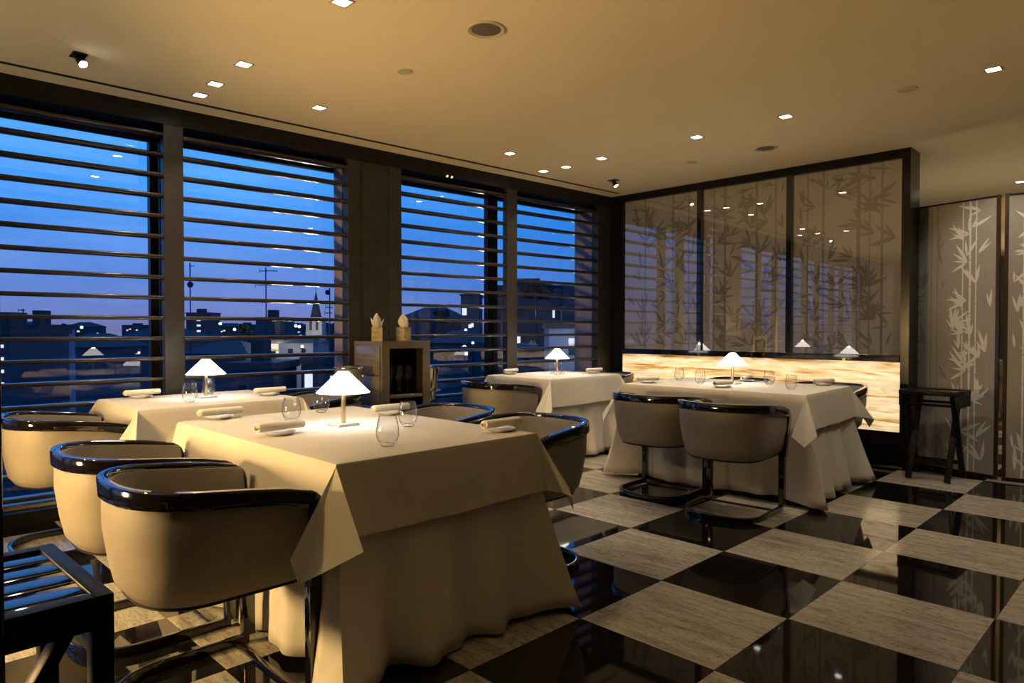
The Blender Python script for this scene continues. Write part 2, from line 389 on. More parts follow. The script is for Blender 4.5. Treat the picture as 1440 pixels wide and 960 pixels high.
def bamboo(bm, P, x0, x1, z0, z1, stems, mis, seed, sprays=18, leaf=(.10, .19)):
    R = random.Random(seed); st = random.getstate(); random.seed(seed)
    for sx, w in stems:
        mi = mis[R.randrange(len(mis))]
        z = z0
        while z < z1 - .01:
            h = min(R.uniform(.2, .32), z1 - z)
            face(bm, [bm.verts.new(P(sx + q, zz)) for q, zz in ((-w / 2, z + .003), (w / 2, z + .003), (w * .44, z + h * .5), (w / 2, z + h - .003), (-w / 2, z + h - .003), (-w * .44, z + h * .5))], mi)
            if R.random() < .85:
                s = R.choice((-1, 1)); n = R.randrange(3, 6)
                bx, bz = sx + s * w / 2, z
                a0 = R.uniform(.2, 1.2)
                tx, tz = bx + s * .07 * cos(a0), bz + .07 * sin(a0)
                for k in range(n):
                    a = a0 - .9 + 1.3 * k / max(1, n - 1) + R.uniform(-.2, .2)
                    a = a if s > 0 else PI - a
                    L = R.uniform(*leaf)
                    if x0 + .02 < tx + cos(a) * L < x1 - .02 and z0 + .02 < tz + sin(a) * L < z1 - .02 and x0 < tx < x1:
                        leafshape(bm, P, tx, tz, a, L, L * .14, mi)
            z += h
    for _ in range(sprays):
        cx, cz = R.uniform(x0 + .06, x1 - .06), z0 + (z1 - z0) * R.random() ** 1.35
        if R.random() < .7 and stems: cx = R.choice(stems)[0] + R.uniform(-.16, .16)
        mi = mis[R.randrange(len(mis))]; base = R.choice((PI / 2, PI / 2, PI / 2, .5, PI - .5))
        for k in range(R.randrange(3, 7)):
            a = base + R.uniform(-1.0, 1.0); L = R.uniform(*leaf)
            if x0 + .01 < cx < x1 - .01 and x0 + .02 < cx + cos(a) * L < x1 - .02 and z0 + .02 < cz + sin(a) * L < z1 - .02 and z0 < cz < z1:
                leafshape(bm, P, cx, cz, a, L, L * .14, mi)
    random.setstate(st)

for k, (a, b, stems) in enumerate([(-4.60, -3.664, [(-4.33, .02), (-3.98, .03), (-3.79, .014)]), (-3.616, -2.736, [(-3.50, .014), (-3.38, .022), (-3.05, .026), (-2.86, .014)]), (-2.688, -1.765, [(-2.56, .014), (-2.42, .024), (-2.12, .034), (-1.93, .02), (-2.03, .012)])]):
    bm = NB(); face(bm, [bm.verts.new((x, PY + .048, z)) for x, z in ((a, .962), (b, .962), (b, 2.605), (a, 2.605))])
    bamboo(bm, lambda x, z: (x, PY + .0475 - random.random() * .0006, z), a, b, .962, 2.605, stems, [1], 20 + k, 34, (.10, .23))
    obj('silk_panel', bm, [M['silk'], M['silk_leaf']], pr, smooth=False)
    bm = NB(); face(bm, [bm.verts.new((x, PY + .012, z)) for x, z in ((a, .962), (b, .962), (b, 2.605), (a, 2.605))])
    obj('glass_pane', bm, M['panel_glass'], pr, smooth=False)

# folded silver-bamboo screen wall on the right
HS = 2.213
def seg_wall(name, A, B, stems, seed, label, mis, sprays):
    A, B = Vector((*A, 0)), Vector((*B, 0)); d = (B - A); L = d.length; d.normalize(); nrm = Vector((d.y, -d.x, 0))
    r = sroot(name, label)
    bm = NB()
    c = [A, B, B - nrm * .07, A - nrm * .07]
    prism(bm, [(p.x, p.y) for p in c], .03, HS)
    for st_, mi_, sp_, rng_ in stems: bamboo(bm, lambda x, z: A + d * x + nrm * (.0006 + random.random() * .0006) + Vector((0, 0, z)), rng_[0], rng_[1], .03, HS, st_, [mi_], seed + mi_, sp_, (.09, .2))
    obj('bamboo_wallpaper', bm, [M['paper'], M['paper_leaf'], M['paper_shade']], r, smooth=False)
    bm = NB(); c = [A + nrm * .008, B + nrm * .008, B - nrm * .07, A - nrm * .07]; prism(bm, [(p.x, p.y) for p in c], 0, .03)
    prism(bm, [(p.x, p.y) for p in c], HS, HS + .012)
    obj('base_strip', bm, M['satin_black'], r, smooth=False)
    return r
seg_wall('wall_east', (-2.62, 6.90), (-1.135, 6.478), [([(.80, .012), (1.05, .014), (1.10, .008), (.35, .02)], 2, 30, (.3, 1.2)), ([(1.30, .010), (1.355, .016), (1.40, .010)], 1, 22, (1.14, 1.54))], 5, 'grey silk wall with silver bamboo print beside the black partition', [1], 26)
seg_wall('wall_south', (-1.055, 6.470), (.60, 6.85), [([(.10, .012), (.19, .008), (.6, .016), (1.2, .016)], 1, 34, (0, 1.6))], 9, 'grey silk wall with silver bamboo at the frame edge', [1], 20)
bm = NB(); prism(bm, [(-1.135, 6.478), (-1.110, 6.470), (-1.110, 6.57), (-1.135, 6.57)], 0, HS + .015); prism(bm, [(-1.078, 6.464), (-1.052, 6.468), (-1.052, 6.57), (-1.078, 6.57)], 0, HS + .015)
struct(obj('trim_13', bm, M['brown_post'], smooth=False), 'two dark brown posts where the bamboo walls meet')
bm = NB(); box(bm, -1.110, -1.078, 6.492, 6.56, 0, HS); struct(obj('trim_14', bm, M['mirror'], smooth=False), 'mirror strip between the brown posts')
# black door post close to the camera
bm = NB(); box(bm, -1.26, -1.2, .105, .1725, 0, CEIL, bev=.004); struct(obj('trim_15', bm, M['lacquer'], smooth=False), 'black post at the edge beside the slatted stand')

# ------------------------------------------------------------------ tub chair
HW, YFR = .300, .275
def plan_curve(hw, yf, yb, y0=-.02, n=22, ns=5):
    pts = [];
    for k in range(ns): pts.append((hw, yf + (y0 - yf) * k / ns))
    for k in range(n + 1):
        a = PI * k / n; e = .82
        c, s = cos(a), sin(a)
        pts.append((hw * math.copysign(abs(c) ** e, c), y0 - (y0 - yb) * abs(s) ** e))
    for k in range(ns): pts.append((-hw, y0 + (yf - y0) * (k + 1) / ns))
    return pts
def normals2(pts):
    out = []
    for i in range(len(pts)):
        a, c = pts[max(0, i - 1)], pts[min(len(pts) - 1, i + 1)]
        t = Vector((c[0] - a[0], c[1] - a[1])).normalized(); out.append(Vector((t.y, -t.x)) * -1 if False else Vector((-t.y, t.x)))
    # make them point outward
    m = len(pts) // 2
    if out[m].y > 0: out = [-o for o in out]
    return out
def ztop(y):
    t = (y + .26) / (.26 + YFR); return .728 - .052 * t * t * (1.6 - .6 * t)

def make_chair(label, group):
    t = thing('tub_chair', label, 'chair', (0, 0, 0), 0, group)
    YBK = -.262
    top = plan_curve(HW, YFR - .01, YBK); bot = plan_curve(HW - .055, YFR - .02, YBK + .045)
    nt, nb_ = normals2(top), normals2(bot)
    N = len(top)
    ZB = .365
    bm = NB(); rings = []
    for i in range(N):
        zt = ztop(top[i][1]) - .045
        P = Vector((*top[i], zt)); Q = Vector((*bot[i], ZB)); n2 = Vector((nb_[i].x, nb_[i].y, 0)); n1 = Vector((nt[i].x, nt[i].y, 0))
        col = [P - n1 * .040 + Vector((0, 0, .026)), P - n1 * .012 + Vector((0, 0, .026)), P - n1 * .006]
        for k in (.33, .66, .88): col.append(P.lerp(Q, k) + n1 * .010 * sin(PI * k))
        col += [Q + Vector((0, 0, .03)) + n2 * .0, Q + Vector((0, 0, .010)) - n2 * .012, Q - n2 * .035]
        col += [Vector((*(Vector(bot[i]) - Vector((nb_[i].x, nb_[i].y)) * .06), .42))]
        rings.append([bm.verts.new(c) for c in col])
    m = len(rings[0])
    for i in range(N - 1):
        for k in range(m - 1): face(bm, (rings[i][k], rings[i + 1][k], rings[i + 1][k + 1], rings[i][k + 1]))
        face(bm, (rings[i][m - 1], rings[i + 1][m - 1], rings[i + 1][0], rings[i][0]), 1)
    face(bm, rings[0]); face(bm, rings[-1][::-1])
    obj('shell', bm, [M['leather'], M['leather_in']], t, ang=60)
    # seat pan and cushion
    bm = NB(); inner = [(Vector(bot[i]) - nb_[i] * .03) for i in range(N)]
    prism(bm, [(p.x, p.y) for p in inner], ZB + .002, ZB + .05); obj('seat_base', bm, M['satin_black'], t, smooth=False)
    bm = NB(); inner = [(Vector(bot[i]) - nb_[i] * .066) for i in range(N)]
    levels = [(.0, .415), (.0, .45), (.012, .465), (.05, .474), (.12, .478)]
    rr = []
    cx = Vector((0, -.0))
    for ins, z in levels: rr.append([bm.verts.new((*(p + (cx - p).normalized() * ins), z)) for p in inner])
    for a, b in zip(rr, rr[1:]):
        for k in range(N): face(bm, (a[k], a[(k + 1) % N], b[(k + 1) % N], b[k]))
    face(bm, rr[0]); face(bm, rr[-1]); obj('seat_cushion', bm, M['leather_in'], t, ang=50)
    # lacquered rail: up one front edge, round the back, down the other
    pts, outs = [], []
    zt0 = ztop(YFR) - .012; rc = .05
    def front(s):
        p, o = [], []
        p.append((s * (HW - .032), YFR, .36)); o.append((s, 0, 0))
        p.append((s * (HW - .016), YFR, zt0 - rc - .05)); o.append((s, 0, 0))
        for k in range(6):
            a = PI / 2 * k / 5; p.append((s * (HW - .010), YFR - rc + rc * cos(a), zt0 - rc + rc * sin(a))); o.append((s, 0, 0))
        return p, o
    fp, fo = front(1); pts += fp; outs += fo
    for i in range(2, N - 2):
        pts.append((top[i][0] - nt[i].x * .010, top[i][1] - nt[i].y * .010, ztop(top[i][1]) - .012)); outs.append((nt[i].x, nt[i].y, 0))
    bp, bo = front(-1); pts += bp[::-1]; outs += bo[::-1]
    bm = NB(); sweep(bm, pts, outs, [(.016, .007), (.012, .012), (-.013, .012), (-.017, .008), (-.017, -.007), (.002, -.009), (.002, -.040), (.015, -.040), (.016, -.037)]); obj('lacquer_rail', bm, M['lacquer'], t, ang=50)
    # thin dark piping under the shell
    bm = NB(); pp = [(*(Vector(bot[i]) - nb_[i] * .020), ZB + .006) for i in range(N)]
    sweep(bm, pp, [(nb_[i].x, nb_[i].y, 0) for i in range(N)], rsec(.016, .014, .004)); obj('piping', bm, M['satin_black'], t)
    for s in (1, -1):
        bm = NB(); box(bm, s * (HW - .050) - .019, s * (HW - .050) + .019, YFR - .022, YFR + .022, 0.03, .42, bev=.003); obj('leg', bm, M['lacquer'], t, ang=40)
    ring = plan_curve(HW - .055, YFR, YBK + .04)
    bm = NB(); nr = normals2(ring)
    sweep(bm, [(*p, .018) for p in ring], [(o.x, o.y, 0) for o in nr], rsec(.020, .036, .004)); obj('floor_ring', bm, M['lacquer'], t, ang=40)
    bm = NB(); box(bm, -(HW - .055), HW - .055, YFR - .055, YFR - .03, .0, .012, bev=.002); obj('floor_stretcher', bm, M['lacquer'], t)
    return t

CH = 'black-railed tub chairs around the tables'
chair0 = make_chair('foremost tub chair, golden-lit back, right beside the slatted stand', CH)
chair0.location = (-2.285, .835, 0)
for x, y, r, lab in [
    (-2.965, .845, 0, 'golden-lit tub chair in the middle of three in a row at the long tables'),
    (-4.37, .88, 0, 'tub chair farthest from the slatted stand, close to the window louvres, golden back'),
    (-2.40, 2.50, PI, 'tub chair across the biggest table at its aisle corner, curved rail showing'),
    (-3.08, 2.50, PI, 'tub chair across the biggest table nearer the glass cabinet'),
    (-4.42, 2.47, PI, 'tub chair behind the window lamp table, beside the clear wine cooler'),
    (-4.36, 4.14, 0, 'dark tub chair at the small table by the far windows, its back to the room'),
    (-4.40, 5.74, PI, 'tub chair tucked between the small window table and the glowing onyx'),
    (-2.755, 4.215, math.radians(4), 'grey tub chair at the onyx-side table, its back towards the small window table chair'),
    (-2.135, 4.085, math.radians(4), 'grey tub chair under the hanging kite-shaped cloth corner of the onyx-side table'),
    (-2.98, 5.87, PI, 'tub chair behind the lamp of the table by the onyx, only its rail showing'),
    (-2.18, 5.84, PI, 'tub chair against the glowing onyx nearest the folding tray stand')]:
    dup(chair0, (x, y, 0), r, lab, CH)

# ------------------------------------------------------------------ tables
def overlay(bm, x0, x1, y0, y1, z, d, lean):
    """square cloth laid over the top: faces hang d, corners fold into kite flaps. lean[corner] = (nout, lateral shift, spread)"""
    cols = []
    rnd = random.Random(int(abs(x0 * 971 + y0 * 131)))
    cor = [((x1, y0), (1, 0), (0, -1)), ((x1, y1), (0, 1), (1, 0)), ((x0, y1), (-1, 0), (0, 1)), ((x0, y0), (0, -1), (-1, 0))]
    # walk counter-clockwise: face -Y (x0->x1), corner x1y0, face +X, ...
    faces = [((x0, y0), (x1, y0), (0, -1)), ((x1, y0), (x1, y1), (1, 0)), ((x1, y1), (x0, y1), (0, 1)), ((x0, y1), (x0, y0), (-1, 0))]
    def col(base, top_in, path):
        cols.append((base, top_in, path))
    for fi, (a, b, nm) in enumerate(faces):
        a, b, nm = Vector(a), Vector(b), Vector(nm); Lf = (b - a).length; dr = (b - a) / Lf
        k = int(Lf / .06); ph = rnd.uniform(0, 6)
        for i in range(k + 1):
            s = .015 + (Lf - .03) * i / k; p = a + dr * s
            w = .006 * sin(s * 9 + ph) + .004 * sin(s * 23 + ph)
            e = min(s, Lf - s)
            off = .036 + w + .012 * math.exp(-e / .15)
            path = []
            for t in (0.0, .12, .35, .65, 1.0):
                q = p + nm * (.006 + off * t); path.append(Vector((q.x, q.y, z - .010 - (d - .010) * t + .004 * sin(s * 7 + ph) * t)))
            ti = p - nm * .012
            cols.append((Vector((ti.x, ti.y, z)), Vector(((p + nm * .002).x, (p + nm * .002).y, z - .003)), path))
        # corner after this face
        (cx, cy) = b; nm2 = Vector(faces[(fi + 1) % 4][2]); out = (nm + nm2).normalized(); lat = (nm2 - nm).normalized()
        no, ls, spd = lean[fi][:3]; tsh = lean[fi][3] if len(lean[fi]) > 3 else 0; rd = .10 if tsh else 0
        c = Vector((cx, cy))
        ends = [(-.35, .0, 1.0), (-.7, .55, 1.02), (-1, .92, 1.07), (-.5 + tsh * .5, .98, 1.22), (tsh, 1.0, 1.37), (.5 + tsh * .5, .98, 1.22 - rd * .5), (1, .92, 1.07 - rd), (.7, .55, 1.02 - rd), (.35, 0, 1.0)]
        for q, (m, n_, dd) in enumerate(ends):
            path = []
            for t in (0.0, .12, .35, .65, 1.0):
                o2 = c + out * (.008 + (.045 + no * n_) * t) + lat * ((m * spd + ls * (.5 + .5 * n_)) * t)
                path.append(Vector((o2.x, o2.y, z - .010 - (d * dd - .010) * t)))
            ci = c - out * .016; ce = c + out * .003
            cols.append((Vector((ci.x, ci.y, z)), Vector((ce.x, ce.y, z - .003)), path))
    V = []
    for ti, te, path in cols: V.append([bm.verts.new(ti), bm.verts.new(te)] + [bm.verts.new(p) for p in path])
    n = len(V)
    for i in range(n):
        A, B = V[i], V[(i + 1) % n]
        for k in range(len(A) - 1): face(bm, (A[k], B[k], B[k + 1], A[k + 1]))
    face(bm, [v[0] for v in V])
    bmesh.ops.remove_doubles(bm, verts=bm.verts[:], dist=.0004)

def skirt(bm, x0, x1, y0, y1, z, flare, cflare, seed, hem):
    rnd = random.Random(seed); R = .02
    faces = [((x0, y0), (x1, y0), (0, -1)), ((x1, y0), (x1, y1), (1, 0)), ((x1, y1), (x0, y1), (0, 1)), ((x0, y1), (x0, y0), (-1, 0))]
    V = []; ts = [0, .06, .2, .4, .6, .8, .93, 1]
    per = 0
    for fi, (a, b, nm) in enumerate(faces):
        a, b, nm = Vector(a), Vector(b), Vector(nm); L = (b - a).length; dr = (b - a) / L
        k = int(L / .022); p1, p2 = rnd.uniform(0, 6), rnd.uniform(0, 6); fl = flare[fi]
        for i in range(k + 1):
            s = L * i / k; e = min(s, L - s); p = a + dr * s
            fold = sin(s / .36 * 2 * PI + p1) * .5 + sin(s / .17 * 2 * PI + p2) * .3
            fold = fold * (1 - math.exp(-e / .1))
            sd = -1 if s < L / 2 else 1
            lat = sd * cflare * .75 * math.exp(-(e / .07))
            ridge = cflare * .8 * math.exp(-(e / .10)) - cflare * .32 * math.exp(-((e - .19) / .07) ** 2)
            col = []
            for t in ts:
                o = nm * ((fl + .065 * fold * min(1, fl / .06) + ridge) * t ** 1.35) + dr * lat * t ** 1.3
                zz = (z - .006) * (1 - t) + (hem + .010 * sin(s * 6 + p1) + .008) * t
                q = p + o; col.append(bm.verts.new((q.x, q.y, zz)))
            V.append(col)
    n = len(V)
    for i in range(n):
        A, B = V[i], V[(i + 1) % n]
        for k in range(len(ts) - 1): face(bm, (A[k], B[k], B[k + 1], A[k + 1]))
    face(bm, [v[0] for v in V])
    bmesh.ops.remove_doubles(bm, verts=bm.verts[:], dist=.0004)

def table(cx, cy, hx, hy, rot, tz, labels, lean, flare, cflare, d, seed, hem=.012):
    t = thing('dining_table', labels[0], 'table', (cx, cy, 0), rot, 'cloth-covered dining tables')
    bm = NB(); box(bm, -hx + .03, hx - .03, -hy + .03, hy - .03, tz - .045, tz - .016, bev=.004); obj('tabletop', bm, M['dark_wood'], t)
    bm = NB(); lathe(bm, [(.05, .02), (.045, .3), (.05, tz - .045)], 20); obj('pedestal', bm, M['satin_black'], t)
    bm = NB(); lathe(bm, [(.26, 0), (.26, .012), (.2, .022), (.06, .03)], 32, cap0=True, cap1=True); obj('base_plate', bm, M['satin_black'], t)
    bm = NB(); skirt(bm, -hx + .012, hx - .012, -hy + .012, hy - .012, tz - .004, flare, cflare, seed, hem)
    o = obj('under_cloth', bm, M['cloth'], None, ang=70); o.location = (cx, cy, 0); o.rotation_euler = (0, 0, rot)
    tag(o, labels[1], 'tablecloth', 'floor-length table skirts')
    sm = o.modifiers.new('s', 'SOLIDIFY'); sm.thickness = .0025; sm.offset = -1
    bm = NB(); overlay(bm, -hx, hx, -hy, hy, tz, d, lean)
    o = obj('top_cloth', bm, M['cloth'], None, ang=48); o.location = (cx, cy, 0); o.rotation_euler = (0, 0, rot)
    tag(o, labels[2], 'tablecloth', 'square top cloths')
    return t
TZ = .745
K0 = (.11, 0, .075)
# lean order: corners x1y0, x1y1, x0y1, x0y0
table(-2.702, 1.645, .714, .475, 0, TZ, ('largest dining table in front, under two cream cloths, lamp in its middle', 'floor-length cream skirt of the largest front table', 'square cream top cloth of the largest front table, pointed corners'),
      [(.12, .012, .112, -.75), (.11, .02, .07), K0, (.10, .03, .07)], (.035, .09, .035, .05), .13, .245, 3)
table(-4.46, 1.665, .395, .48, 0, TZ, ('dining table set against the louvred windows, between two tub chairs', 'cream skirt of the table against the louvred windows, golden-lit', 'top cloth of the table against the louvred windows, golden-lit'),
      [(.11, -.02, .08), K0, K0, (.10, 0, .07)], (.03, .06, .03, .02), .09, .24, 8)
table(-4.385, 4.945, .40, .50, 0, TZ, ('small dining table in the far window corner', 'skirt of the small table in the far window corner', 'top cloth of the small far-corner table, one soft flap by the chair'),
      [(.13, -.07, .07), K0, K0, K0], (.03, .05, .03, .02), .09, .24, 12)
table(-2.59, 5.045, .715, .475, math.radians(3), TZ, ('dining table standing before the glowing onyx panel', 'floor-length skirt of the table before the glowing onyx', 'top cloth before the glowing onyx, pale kite-shaped corner hanging'),
      [(.13, -.095, .085), (.11, .0, .08), K0, K0], (.035, .085, .035, .05), .13, .235, 21, hem=.018)

# table lamps
def lamp(x, y, lab):
    t = thing('table_lamp', lab, 'lamp', (x, y, TZ), 0, 'cone-shaded table lamps')
    bm = NB(); box(bm, -.052, .052, -.052, .052, 0, .012, bev=.002); obj('base', bm, M['nickel'], t)
    bm = NB(); box(bm, -.008, .008, -.008, .008, .012, .175, bev=.0015); obj('stem', bm, M['brass'], t)
    bm = NB(); lathe(bm, [(.119, .150), (.1195, .152), (.024, .246), (.022, .246), (.117, .150), (.119, .150)], 40); obj('lamp_shade', bm, M['shade'], t, ang=30)
    bm = NB(); lathe(bm, [(.004, .175), (.013, .185), (.015, .205), (.009, .222), (.001, .226)], 16); obj('light_bulb', bm, M['bulb'], t)
    l = bpy.data.lights.new('lamp_glow', 'POINT'); l.energy = LAMP_W; l.color = (1, .94, .84); l.shadow_soft_size = .016
    o = bpy.data.objects.new('lamp_glow', l); C.objects.link(o); o.parent = t; o.location = (0, 0, .178 + .062)
    return t
LAMP_W = 2.5
lamp(-2.75, 1.655, 'white cone table lamp on the largest front table')
lamp(-4.475, 1.70, 'white cone table lamp on the table against the louvres')
lamp(-4.39, 4.99, 'white cone table lamp on the small far-corner table')
lamp(-2.616, 5.075, 'white cone table lamp in front of the glowing onyx')

# plates, napkins and tumblers
def place_setting(x, y, where, rz=0.0, first=[None, None]):
    if first[0] is None:
        bm = NB(); lathe(bm, [(.0005, .006), (.045, .006), (.066, .0145), (.068, .0135), (.048, .002), (.042, 0), (.0005, 0)], 36); p = obj('side_plate', bm, M['china'])
        tag(p, '', 'plate'); first[0] = p
        bm = NB()
        # napkin: a spiral-rolled cloth
        L2 = .104; prof = []
        for k in range(50):
            a = k / 49 * 2 * PI * 2.6; r = .010 + .0115 * k / 49
            prof.append((r * cos(a) * 1.1, r * sin(a) * .92))
        rows = []
        for yy, sc in ((-L2, .97), (-L2 + .006, 1.0), (-.04, 1.02), (.03, .98), (L2 - .006, 1.0), (L2, .96)):
            rows.append([bm.verts.new((px * sc, yy + .012 * (k / 49), pz * sc)) for k, (px, pz) in enumerate(prof)])
        for a, b in zip(rows, rows[1:]):
            for k in range(49): face(bm, (a[k], a[k + 1], b[k + 1], b[k]))
        q = obj('rolled_napkin', bm, M['napkin'], ang=80); sd = q.modifiers.new('s', 'SOLIDIFY'); sd.thickness = .0022
        tag(q, '', 'napkin'); first[1] = q
        p, q = first
    else:
        p, q = first[0].copy(), first[1].copy(); C.objects.link(p); C.objects.link(q)
    p.location = (x, y, TZ + .001); q.location = (x, y, TZ + .001 + .0345); q.rotation_euler = (0, 0, rz)
    p['label'] = 'white side plate under the napkin ' + where; q['label'] = 'rolled cream napkin ' + where
    p['group'] = 'side plates'; q['group'] = 'rolled napkins'
place_setting(-2.70, 1.32, 'before the foremost chair, largest table', .05)
place_setting(-3.40 + .02, 1.345, 'at the window-end near corner of the largest table', .03)
place_setting(-2.93, 2.03, 'behind the tumblers on the largest table', -.05)
place_setting(-2.12, 2.04, 'at the far aisle corner of the largest table', 0)
place_setting(-4.79 + .04, 1.40, 'at the near end of the table against the louvres', .05)
place_setting(-4.33, 2.05, 'at the far end of the table against the louvres', .0)
place_setting(-4.70, 4.66, 'by the dark chair at the small corner table', .2)
place_setting(-4.22, 5.34, 'on the onyx side of the small corner table', -.1)
place_setting(-3.16, 4.70, 'at the window end of the onyx-side table', -.3)
place_setting(-2.52, 4.74, 'below the lamp on the onyx-side table', -.1)
place_setting(-2.66, 5.40, 'behind the lamp on the onyx-side table', .2)
place_setting(-2.06, 5.46, 'at the far corner of the onyx-side table', -.3)

def tumbler(x, y, lab, s=1.0, first=[None]):
    if first[0] is None:
        t = thing('tumbler', lab, 'glass', (0, 0, 0), 0, 'stemless tumblers')
        bm = NB(); lathe(bm, [(.024, .004), (.036, .018), (.0435, .040), (.0435, .058), (.040, .082), (.0335, .112), (.0322, .112), (.0386, .082), (.042, .058), (.042, .042), (.035, .022), (.020, .014)], 36); obj('bowl', bm, M['tumbler'], t, ang=80)
        bm = NB(); lathe(bm, [(.0005, 0), (.022, 0), (.027, .005), (.0255, .010), (.012, .0135), (.0005, .013)], 36); obj('thick_base', bm, M['tumbler'], t, ang=60)
        first[0] = t
    else: t = dup(first[0], (0, 0, 0), 0, lab)
    t.location = (x, y, TZ + .001); t.scale = (s, s, s); t['label'] = lab
tumbler(-2.14, 1.475, 'stemless tumbler nearest the cloth edge on the largest table')
tumbler(-2.51, 1.84, 'stemless tumbler overlapping the far napkin on the largest table')
tumbler(-3.04, 1.55, 'stemless tumbler behind the napkin on the largest table')
tumbler(-3.26, 1.83, 'stemless tumbler just behind the lamp on the largest table')
tumbler(-4.28, 1.53, 'front stemless tumbler on the table against the louvres')
tumbler(-4.62, 1.77, 'stemless tumbler behind the lamp stem on the table against the louvres')
tumbler(-4.31, 4.91, 'stemless tumbler before the lamp on the small corner table')
tumbler(-3.11, 5.10, 'stemless tumbler nearest the window end of the onyx-side table', .95)
tumbler(-2.80, 4.90, 'stemless tumbler between napkins and lamp on the onyx-side table', .95)
tumbler(-2.38, 5.22, 'stemless tumbler just beyond the lamp on the onyx-side table', .95)
tumbler(-2.08, 4.92, 'stemless tumbler near the kite-shaped cloth corner on the onyx-side table', .95)

# ------------------------------------------------------------------ cabinet with glass niche
cx0, cx1, cy0, cy1, ch = -4.85, -4.45, 3.02, 3.485, 1.086
t = thing('wine_cabinet', 'bronze lacquered cabinet with an open glass niche standing against the dark pier', 'cabinet', ((cx0 + cx1) / 2, (cy0 + cy1) / 2, 0))
ox, oy = (cx0 + cx1) / 2, (cy0 + cy1) / 2
a, b = .20, .2325
bm = NB(); nz = [(.10, .63), (.665, 1.03)]; ny = (-.165, .165)
box(bm, -a, a, -b, ny[0], .0, ch); box(bm, -a, a, ny[1], b, .0, ch); box(bm, -a, a, ny[0], ny[1], 1.03, ch); box(bm, -a, a, ny[0], ny[1], 0, .10)
box(bm, -a, -a + .02, ny[0], ny[1], .10, 1.03)
obj('carcass', bm, M['cabinet'], t, smooth=False)
bm = NB(); box(bm, -a + .021, a - .01, ny[0] + .0, ny[0] + .004, .10, 1.03); box(bm, -a + .021, a - .01, ny[1] - .004, ny[1], .10, 1.03); box(bm, -a + .021, -a + .025, ny[0], ny[1], .10, 1.03); box(bm, -a + .021, a - .01, ny[0], ny[1], 1.026, 1.03)
obj('niche_lining', bm, M['cabinet_in'], t, smooth=False)
bm = NB(); box(bm, -a + .022, a - .003, ny[0] + .004, ny[1] - .004, .635, .662, bev=.002); obj('shelf', bm, M['cabinet'], t)
for k in range(4):
    z0 = .12 + .235 * k
    bm = NB(); box(bm, -a + .02, a - .02, -b - .012, -b, z0, z0 + .222, bev=.003); dr = obj('drawer_front', bm, M['cabinet'], t)
bm = NB()
lathe(bm, [(.0005, 0), (.033, 0), (.033, .003), (.005, .006), (.004, .09), (.008, .10), (.030, .122), (.040, .155), (.038, .19), (.031, .225)], 24)
wg = obj('wine_glass', bm, M['tumbler'], ang=70); tag(wg, '', 'glass', 'wine glasses in the cabinet niche')
spots = [(.10, -.10), (.10, -.01), (.10, .08), (.0, -.10), (.0, -.01), (.0, .08)]
for k, (dx, dy) in enumerate(spots):
    g = wg if k == 0 else wg.copy()
    if k: C.objects.link(g)
    g.location = (ox + dx, oy + dy, .6625)
    g['label'] = ('front' if dx > .05 else 'back') + '-row wine glass in the cabinet niche, ' + ('next to the drawer side', 'between two others', 'farthest from the drawers')[k % 3]
def vase(x, y, lab, rz, sd):
    t = thing('leaf_vase', lab, 'vase', (x, y, ch), rz, 'square gold vases on the cabinet')
    R = random.Random(sd)
    bm = NB(); s = .042; h = .112
    for q in ((-s, s, -s, -s + .007), (-s, s, s - .007, s), (-s, -s + .007, -s + .007, s - .007), (s - .007, s, -s + .007, s - .007)): box(bm, *q, 0, h)
    box(bm, -s + .007, s - .007, -s + .007, s - .007, 0, .09); obj('vase_body', bm, M['onyx_vase'], t, smooth=False)
    def leafm(bx, by, L, w, az, tilt, z0, cup):
        bm = NB(); rows = []
        for i in range(9):
            tt = i / 8; ww = w * (sin(PI * min(1, tt * .92 + .08)) ** .8) * (1 - .25 * tt) if i < 8 else .001
            row = []
            for j in range(-3, 4):
                x = ww * j / 6; y = cup * (1 - (j / 3) ** 2) * w + tilt * L * tt * tt; row.append(bm.verts.new((bx + x * cos(az) - y * sin(az), by + x * sin(az) + y * cos(az), z0 + L * tt)))
            rows.append(row)
        for p, q in zip(rows, rows[1:]):
            for j in range(6): face(bm, (p[j], p[j + 1], q[j + 1], q[j]))
        obj('leaf', bm, M['leaf'], t, ang=80)
    leafm(0, -.005, .115, .095, .75, .10, h - .005, -.12)
    leafm(-.028, .0, .085, .03, .75, .5, h - .01, -.2)
    leafm(.028, .01, .075, .025, .75, -.5, h - .01, -.2)
    bm = NB(); tube(bm, (0, 0, .085), (0, 0, .13), .005); tube(bm, (.0, .012, .085), (.006, .02, .145), .0035)
    obj('stalk', bm, M['stem'], t)
vase(-4.62, 3.09, 'square gold vase with a pale leaf at the drawer side of the cabinet', .9, 1)
vase(-4.62, 3.345, 'square gold vase with a pale leaf nearest the window on the cabinet', .25, 2)

